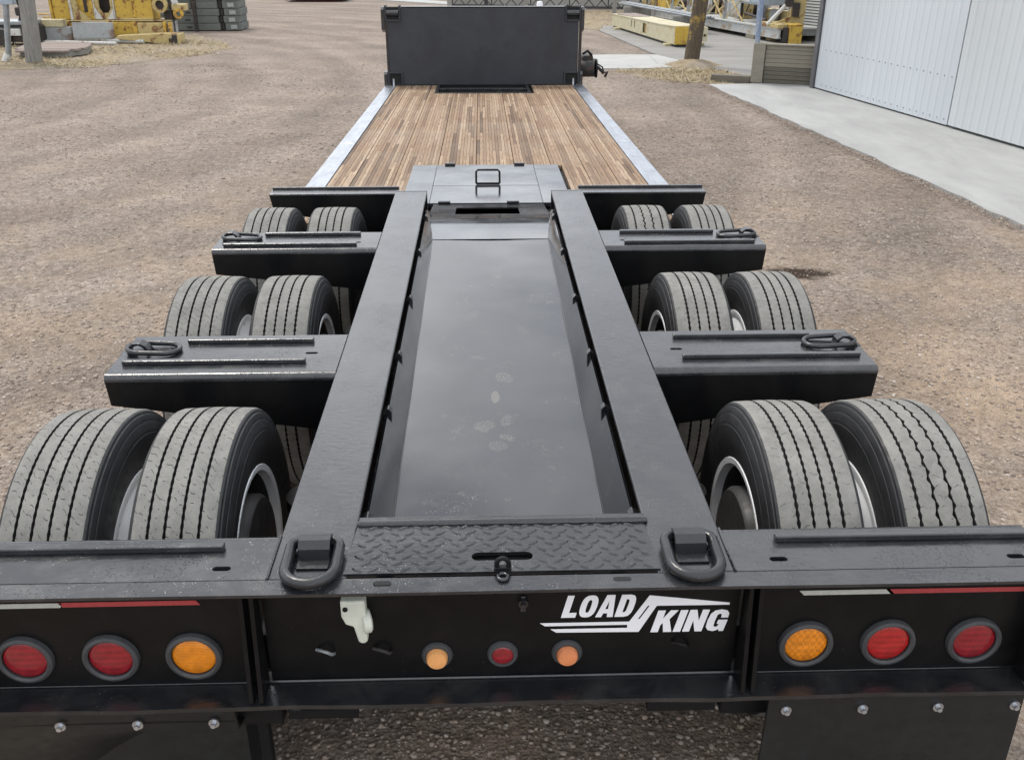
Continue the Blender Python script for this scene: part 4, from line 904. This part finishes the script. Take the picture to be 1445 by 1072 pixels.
for s in (-1, 1):
    for x in (.566, .59, 1.255):
        MB().prism([(1.741, .602), (1.741, ZT-.022), (1.70, ZT-.022), (1.668, .602)], YZ, s*x-.005, s*x+.005).build('web_gusset', M_BLACK_SHADED, T, bevel=.0015)
    MB().prism(rect(min(s*.545, s*.672), max(s*.545, s*.672), .45, .585), XZ, 1.752, 1.80).build('hanger_block', M_DARK, T, bevel=.008)
    MB().box(*sorted((s*.64, s*1.26)), 1.69, 1.73, .525, .5875).build('flap_bar', M_DARK, T, bevel=.002)
# mud flaps
def flap(s):
    v = []; nz, nx_ = 14, 8
    for i in range(nz):
        t = i/(nz-1)
        for k in range(nx_):
            u_ = k/(nx_-1); x = s*(.638+.625*u_); z = .57-.5*t; y = 1.682+.01*math.sin(u_*4+t*3)*t
            if s < 0: y += .55*max(0, t-.16)*(1-u_)**1.3+.10*t; z += .34*max(0, t-.16)*(1-u_)**1.5
            v.append((x, y, z))
    f = [(i*nx_+k, i*nx_+k+1, (i+1)*nx_+k+1, (i+1)*nx_+k) for i in range(nz-1) for k in range(nx_-1)]
    if s > 0: f = [q[::-1] for q in f]
    n = len(v); v += [(x, y+.009, z) for x, y, z in v]; fb = [tuple(i+n for i in q[::-1]) for q in f]
    ring = [k for k in range(nx_)]+[i*nx_+nx_-1 for i in range(1, nz)]+[(nz-1)*nx_+k for k in range(nx_-2, -1, -1)]+[i*nx_ for i in range(nz-2, 0, -1)]
    sd_ = [(ring[i], ring[(i+1) % len(ring)], ring[(i+1) % len(ring)]+n, ring[i]+n) for i in range(len(ring))]
    o = link('mud_flap', v, f+fb+sd_, M_RUBBER, T, smooth=30)
    for x in ((-1.235, -1.048, -.867, -.688) if s < 0 else (.682, .869, 1.054, 1.243)):
        MB().rev([(0, .014), (.006, .014), (.0065, .008), (.0065, .004), (.013, .004), (.013, 0), (0, 0)], (x, 1.681, .5345), 'Y', 14).build('bolt', M_STEEL, o, smooth=40)
flap(-1); flap(1)
MB().box(-1.262, -.625, 1.80, 1.809, .06, .575).build('mud_flap', M_RUBBER, T, bevel=.002)
MB().box(-.66, -.60, 1.80, 1.83, .06, .50).build('flap_stay', M_DARK, T, bevel=.004)
for s in (-1, 1):
    MB().tube([(s*.5335+.0006*math.sin(k*2.1), 1.732+k*.0045, ZT+.0005) for k in range(39)], .0032, 6).build('weld_bead', M_BEAM, T, smooth=50)
# lamps
def lamp(x, z, mat, r=.0465, R_=.066):
    pr = [(R_*.80, .002), (R_*.78, .010), (R_*.86, .014), (R_*.97, .011), (R_, .004), (R_, -.006), (R_*.8, -.006)]
    g_ = MB().rev(pr, (x, 1.734, z), 'Y', 48).build('tail_lamp', M_GROM, T, smooth=40)
    MB().rev([(r*1.12, -.004), (r*1.10, .0035), (r, .0065), (r*.6, .0085), (0, .0095)], (x, 1.734, z), 'Y', 40).build('lens', mat, g_, smooth=50)
for x, m_ in ((-1.117, M_RED), (-.919, M_RED), (-.726, M_AMB), (.724, M_AMB2), (.923, M_RED2), (1.132, M_RED)): lamp(x, .693, m_)
def marker(x, mat, tall):
    g_ = MB().rev([(.024, .002), (.026, .009), (.033, .009), (.037, .003), (.037, -.004), (.024, -.004)], (x, 1.7405, .674), 'Y', 32).build('marker_lamp', M_GROM, T, smooth=40)
    MB().rev([(.0255, .0), (.0250, tall*.75), (.022, tall*.95), (.014, tall), (0, tall)], (x, 1.7405, .674), 'Y', 32).build('lens', mat, g_, smooth=40)
marker(-.157, M_AMBP, .026); marker(-.001, M_RED, .010); marker(.153, M_AMBP2, .024)
# reflective tape
def tape(x0, x1, z, m_, sl=.008): MB().prism([(x0, z-.0065), (x1+sl, z-.0065), (x1-sl*.2, z+.0065), (x0-sl*1.2, z+.0065)] if sl else rect(x0, x1, z-.0065, z+.0065), XZ, 1.7338, 1.7345).build('reflective_tape', m_, T)
tape(-1.284, -1.004, .846, M_TAPEW, -.004); tape(-1.003, -.70, .847, M_TAPER, .008); tape(.702, .905, .842, M_TAPEW, .010); tape(.906, 1.225, .842, M_TAPER, .010)
# lettering
def ring(cx, cy, a, b, n=20, p=2.6):
    o = []
    for k in range(n):
        t = 2*math.pi*k/n; c_, s_ = math.cos(t), math.sin(t); o.append((cx+a*math.copysign(abs(c_)**(2/p), c_), cy+b*math.copysign(abs(s_)**(2/p), s_)))
    return o
GL = {
 'L': (.60, [[(0, 0), (.60, 0), (.60, .22), (.28, .22), (.28, 1), (0, 1)]], []),
 'O': (.70, [ring(.35, .5, .35, .5)], [ring(.35, .5, .095, .29)]),
 'A': (.74, [[(0, 0), (.25, 0), (.285, .17), (.455, .17), (.49, 0), (.74, 0), (.54, 1), (.20, 1)]], [[(.31, .36), (.43, .36), (.37, .74)]]),
 'D': (.68, [[(0, 0), (.40, 0), (.56, .05), (.65, .18), (.68, .36), (.68, .64), (.65, .82), (.56, .95), (.40, 1), (0, 1)]], [[(.27, .2), (.37, .21), (.405, .30), (.41, .7), (.37, .79), (.27, .8)]]),
 'K': (.74, [[(0, 0), (.27, 0), (.27, .33), (.33, .42), (.46, 0), (.76, 0), (.52, .60), (.73, 1), (.45, 1), (.27, .62), (.27, 1), (0, 1)]], []),
 'I': (.27, [[(0, 0), (.27, 0), (.27, 1), (0, 1)]], []),
 'N': (.70, [[(0, 0), (.25, 0), (.25, .52), (.45, 0), (.70, 0), (.70, 1), (.45, 1), (.45, .50), (.25, 1), (0, 1)]], []),
 'G': (.72, [[(.70, .62), (.68, .82), (.58, .95), (.36, 1), (.14, .95), (.03, .8), (0, .5), (.03, .2), (.14, .05), (.33, 0), (.46, .04), (.52, .10), (.55, 0), (.72, 0), (.72, .52), (.38, .52), (.38, .34), (.46, .34), (.44, .22), (.36, .19), (.29, .24), (.27, .5), (.29, .76), (.36, .81), (.43, .77), (.45, .62)]], [])}
def word(txt, x0, x1, z0, z1, slant):
    gapw = .07; tot = sum(GL[c][0] for c in txt)+gapw*(len(txt)-1); sx = (x1-x0)/tot; h = z1-z0; x = 0
    for c in txt:
        wd, outer, hol = GL[c]; fn = lambda a, b, d, x=x: (x0+(x+a)*sx+b*h*slant, d, z0+b*h)
        # emit front towards -Y
        MB().prism(outer[0], fn, 1.7412, 1.7419, hol).build('letter', M_WHITE, T); x += wd+gapw
LZ = -.004
word('LOAD', .136, .300, .781+LZ, .845+LZ, .24); word('KING', .350, .524, .733+LZ, .797+LZ, .24)
MB().prism([(.087, .766), (.298, .766), (.342, .842), (.532, .8165), (.532, .8105), (.3605, .8115), (.322, .735), (.126, .7375), (.112, .7475), (.294, .7475), (.294, .757), (.099, .757)][::-1], lambda a, b, d: (a, d, b+LZ), 1.7412, 1.7419, [[(.3395, .812), (.344, .812), (.322, .773), (.318, .773)]]).build('emblem', M_WHITE, T)
# small fittings on the web
MB().prism([(-.371, .858), (-.371, .815), (-.362, .792), (-.345, .785), (-.336, .74), (-.322, .736), (-.314, .742), (-.314, .858)], XZ, 1.712, 1.7405).build('plastic_holder', M_PLASTIC, T, bevel=.005)
MB().rev([(0, .016), (.024, .012), (.029, .008), (.029, -.008), (0, -.012)], (0, 0, 0), 'X', 28).build('holder_cap', M_PLASTIC, T, smooth=40)
hc = bpy.data.objects['holder_cap']; hc.location = (-.316, 1.726-6.5, .793); hc.rotation_euler = (0, 0, R(20))
MB().rev([(0, .003), (.006, .003), (.006, 0), (0, 0)], (-.360, 1.7115, .838), 'Y', 12).build('rivet', M_DARK, T, smooth=40)
MB().rev([(0, .02), (.006, .02), (.0065, .012), (.012, .012), (.012, 0), (0, 0)], (.047, 1.741, .828), 'Y', 8).build('bolt', M_BLACK, T, smooth=30)
MB().prism([(.040, .80), (.054, .80), (.052, .845), (.042, .845)], XZ, 1.736, 1.7415).build('bolt_plate', M_BLACK, T, bevel=.002)
for x, m_ in ((-.419, M_GALV), (-.285, M_MECH), (.425, M_DARK)):
    MB().tube([(x-.022, 1.7385, .699), (x-.008, 1.728, .704), (x+.006, 1.722, .704), (x+.016, 1.726, .694), (x+.019, 1.738, .687)], .0042, 8).build('wire_clip', m_, T, smooth=50)
# diamond plate flap
ZF = ZT+.004
fl = MB().prism([(-.362, 1.741), (.362, 1.741), (.352, 1.93), (-.352, 1.93)], XY, ZT-.006, ZF, [obround(0, 1.799, .072, .016)])
rows = 8; cols = 19
for i in range(rows):
    for k in range(cols):
        x = -.333+k*.037+(.0185 if i % 2 else 0); y = 1.754+i*.0235
        if abs(x) > .345-(y-1.74)*.06 or (abs(y-1.799) < .024 and abs(x) < .088) or (abs(x) < .02 and y < 1.775): continue
        a = (1 if (i+k) % 2 else -1)*R(33); ca, sa = math.cos(a), math.sin(a)
        loop = [(-.0165, 0), (-.008, -.0048), (.008, -.0048), (.0165, 0), (.008, .0048), (-.008, .0048)]; top = [(p[0]*.55, p[1]*.4) for p in loop]
        vv = [(x+p*ca-q*sa, y+p*sa+q*ca, ZF-.0002) for p, q in loop]+[(x+p*ca-q*sa, y+p*sa+q*ca, ZF+.0032) for p, q in top]
        fl.add(vv, [(j, (j+1) % 6, 6+(j+1) % 6, 6+j) for j in range(6)]+[tuple(range(6, 12))])
fl.build('diamond_plate', M_BLACK, T)
MB().tube([(-.352, 1.938, ZT+.004), (.362, 1.938, ZT+.004)], .0085, 10).build('hinge_rod', M_BLACK, T, smooth=50)
for k in range(11):
    x = -.318+k*.0645; MB().tube([(x-.030, 1.938, ZT+.004), (x+.030, 1.938, ZT+.004)], .0108, 12).build('hinge_knuckle', M_BLACK, T, smooth=40)
MB().box(-.352, .358, 1.949, 1.972, ZT-.02, ZT+.003).build('hinge_leaf', M_BLACK, T, bevel=.002)
MB().box(-.30, .30, 1.955, 1.962, .72, ZT-.02).build('pan_end', M_BLACK, T)
MB().tube([(.014*math.cos(t), 1.752, ZF+.012+.016*math.sin(t)) for t in np.linspace(0, 2*math.pi, 20)[:-1]], .0058, 8, closed=True).build('pad_eye', M_DARK, T, smooth=50)
MB().tube([(.011*math.cos(t), 1.722+.012*math.sin(t), ZT+.003) for t in np.linspace(0, 2*math.pi, 16)[:-1]], .0045, 8, closed=True).build('pad_eye', M_BLACK, T, smooth=50)
MB().box(-.02, .02, 1.744, 1.760, ZF, ZF+.006).build('eye_base', M_DARK, T, bevel=.002)
# rear tie rings on the rails
for s in (-1, 1):
    cx = s*.440+.003
    pts_ = []
    for k in range(13): t = math.pi+math.pi*k/12; pts_.append((cx+.0575*math.cos(t), 1.752+.0575*math.sin(t)*1.0, ZT+.0145))
    for k in range(9): t = math.pi*k/8; pts_.append((cx+.0575*math.cos(t)*(.98), 1.828+.030*math.sin(t), ZT+.020))
    MB().tube(pts_, .0135, 12, closed=True).build('tie_ring', M_RING, T, smooth=50)
    strap(cx, 1.832, ZT, .074, 'y').build('ring_strap', M_RING, T, bevel=.002)
    MB().box(cx-.037, cx+.037, 1.762, 1.80, ZT+.0005, ZT+.006).build('ring_pad', M_RING, T, bevel=.002)

# ------------------------------------------------------------------ wheels
TR = .48
def tyre_mesh(name, grooves, mat, zig=None, serr=.0):
    NSEG = 240; base = [(-.105, .292), (-.118, .300), (-.128, .335), (-.1355, .375), (-.1355, .405), (-.134, .407), (-.134, .412), (-.1335, .420), (-.133, .421), (-.1325, .428), (-.128, .440), (-.126, .4405), (-.1255, .449), (-.120, .461), (-.1165, .462), (-.114, .470)]
    left = [(a, r, 1) for a, r in base]
    prof = left+[(-.108, TR-.006, 0), (-.101, TR-.0035, 0)]; kinds = []
    for gx_, gw in grooves:
        crown = lambda a: TR-.0035*(abs(a)/.11)**2*1.6
        prof += [(gx_-gw*.5, crown(gx_), 'g'), (gx_-gw*.32, TR-.013, 'g'), (gx_+gw*.32, TR-.013, 'g'), (gx_+gw*.5, crown(gx_), 'g')]
    prof += [(.101, TR-.0035, 0), (.108, TR-.006, 0)]+[(-a, r, 1) for a, r in base[::-1]]
    n = len(prof); v = np.zeros((NSEG, n, 3)); uvs = np.zeros((NSEG, n, 2))
    gi = 0; gid = []
    for p in prof:
        if p[2] == 'g': gid.append(gi//4); gi += 1
        else: gid.append(-1)
    for i in range(NSEG):
        t = 2*math.pi*i/NSEG
        for k, (a, r, kd) in enumerate(prof):
            aa = a
            if kd == 'g':
                if zig and gid[k] in zig: aa += .0030*(1 if (i//2) % 2 else -1)*(1 if i % 2 else .5)
                if serr and r > TR-.01: aa += serr*(1 if i % 2 else -1)*(1 if (k % 2) else -1)
            v[i, k] = (aa, r*math.sin(t), r*math.cos(t)); uvs[i, k] = (t*TR, a)
    F_ = []; MI = []; UV = []
    gs = [k for k in range(n)]
    for i in range(NSEG):
        j = (i+1) % NSEG
        for k in range(n-1):
            F_.append((i*n+k, i*n+k+1, j*n+k+1, j*n+k))
            a, b = prof[k], prof[k+1]; inner = a[2] == 'g' and b[2] == 'g' and gid[k] == gid[k+1]
            MI.append(2 if inner else (1 if (a[2] == 1 or b[2] == 1) else 0))
            u0, u1 = 2*math.pi*i/NSEG*TR, 2*math.pi*(i+1)/NSEG*TR
            UV += [(u0, a[0]), (u0, b[0]), (u1, b[0]), (u1, a[0])]
    me = bpy.data.meshes.new(name); me.from_pydata(v.reshape(-1, 3).tolist(), [], F_)
    for m_ in (mat, M_SIDE, M_GROOVE): me.materials.append(m_)
    me.polygons.foreach_set('material_index', MI)
    ul = me.uv_layers.new(name='tread'); ul.data.foreach_set('uv', np.array(UV).reshape(-1))
    me.polygons.foreach_set('use_smooth', [True]*len(F_)); me.set_sharp_from_angle(angle=R(35)); return me
G4 = [(-.066, .0080), (-.022, .0080), (.022, .0080), (.066, .0080)]
TY = [tyre_mesh('tyre_sipe', G4, M_TREAD_A, None, .0008), tyre_mesh('tyre_serrated', [(-.06, .009), (-.02, .0075), (.02, .0075), (.06, .009)], M_TREAD_B, None, .0014),
      tyre_mesh('tyre_zigzag', [(-.070, .009), (-.022, .008), (.024, .008), (.072, .009)], M_TREAD_B, (1, 2), .0015)]
def mesh_of(mb, name, mats, angle=40):
    me = bpy.data.meshes.new(name); me.from_pydata(mb.v, [], mb.f)
    for m_ in mats: me.materials.append(m_)
    me.polygons.foreach_set('material_index', mb.mi); me.polygons.foreach_set('use_smooth', [True]*len(me.polygons)); me.set_sharp_from_angle(angle=R(angle)); return me
# rim: disc towards +X
rimp = [(-.119, .284), (-.122, .302), (-.112, .308), (-.106, .296), (-.092, .288), (-.06, .278), (0, .262), (.05, .270), (.09, .288), (.108, .296), (.113, .308), (.122, .302), (.122, .282), (.114, .272), (.122, .25), (.142, .20), (.152, .165), (.152, .06), (.138, .06), (.138, .16), (.125, .2), (.10, .250), (0, .248), (-.06, .262), (-.095, .276), (-.119, .284)]
RIM = mesh_of(MB().rev([(r, a) for a, r in rimp], (0, 0, 0), 'X', 64, mi=[0]*18+[1]*6+[0]), 'rim', [M_RIMW, M_DRUM])
HUB = mesh_of(MB().rev([(0, .16), (.05, .16), (.075, .13), (.08, .08), (.20, .075), (.212, .06), (.212, -.11), (.20, -.125), (.07, -.13), (0, -.13)], (0, 0, 0), 'X', 40), 'hub', [M_DRUM])
first = None
axles = ((2.385, .48, 1.0), (3.76, .452, .955), (5.04, .435, .91))
for ai, (ay, az_, sc) in enumerate(axles):
    for s in (-1, 1):
        for side, xc in (('outer', 1.19), ('inner', .85)):
            wv = bpy.data.objects.new('wheel', RIM); wv.location = (s*xc, ay-6.5, az_); wv.parent = T; C.objects.link(wv)
            # outer wheel's disc faces in, inner wheel's disc faces out
            disc = -s if side == 'outer' else s
            wv.rotation_euler = (rnd.uniform(0, 6), 0, 0 if disc > 0 else math.pi); wv.scale = (1, sc, sc)
            kind = (0 if s < 0 else (2 if side == 'outer' else 1)) if ai == 0 else (1 if s > 0 or side == 'inner' else 0)
            if ai == 2 and s > 0 and side == 'inner': kind = 2
            ty = bpy.data.objects.new('tyre', TY[kind]); ty.parent = wv; C.objects.link(ty)
            if side == 'inner': hb = bpy.data.objects.new('hub', HUB); hb.parent = wv; C.objects.link(hb)
    MB().tube([(-1.05, ay, az_), (1.05, ay, az_)], .065, 14).build('axle', M_DARK, T, smooth=50)
    for s in (-1, 1):
        MB().box(*sorted((s*.54, s*.64)), ay-.45, ay+.30, az_-.02, az_+.10).build('trailing_arm', M_DARK, T, bevel=.01)
        MB().tube([(s*.59, ay+.16, az_+.1), (s*.59, ay+.16, .62)], .08, 16).build('air_spring', M_DARK, T, smooth=50)
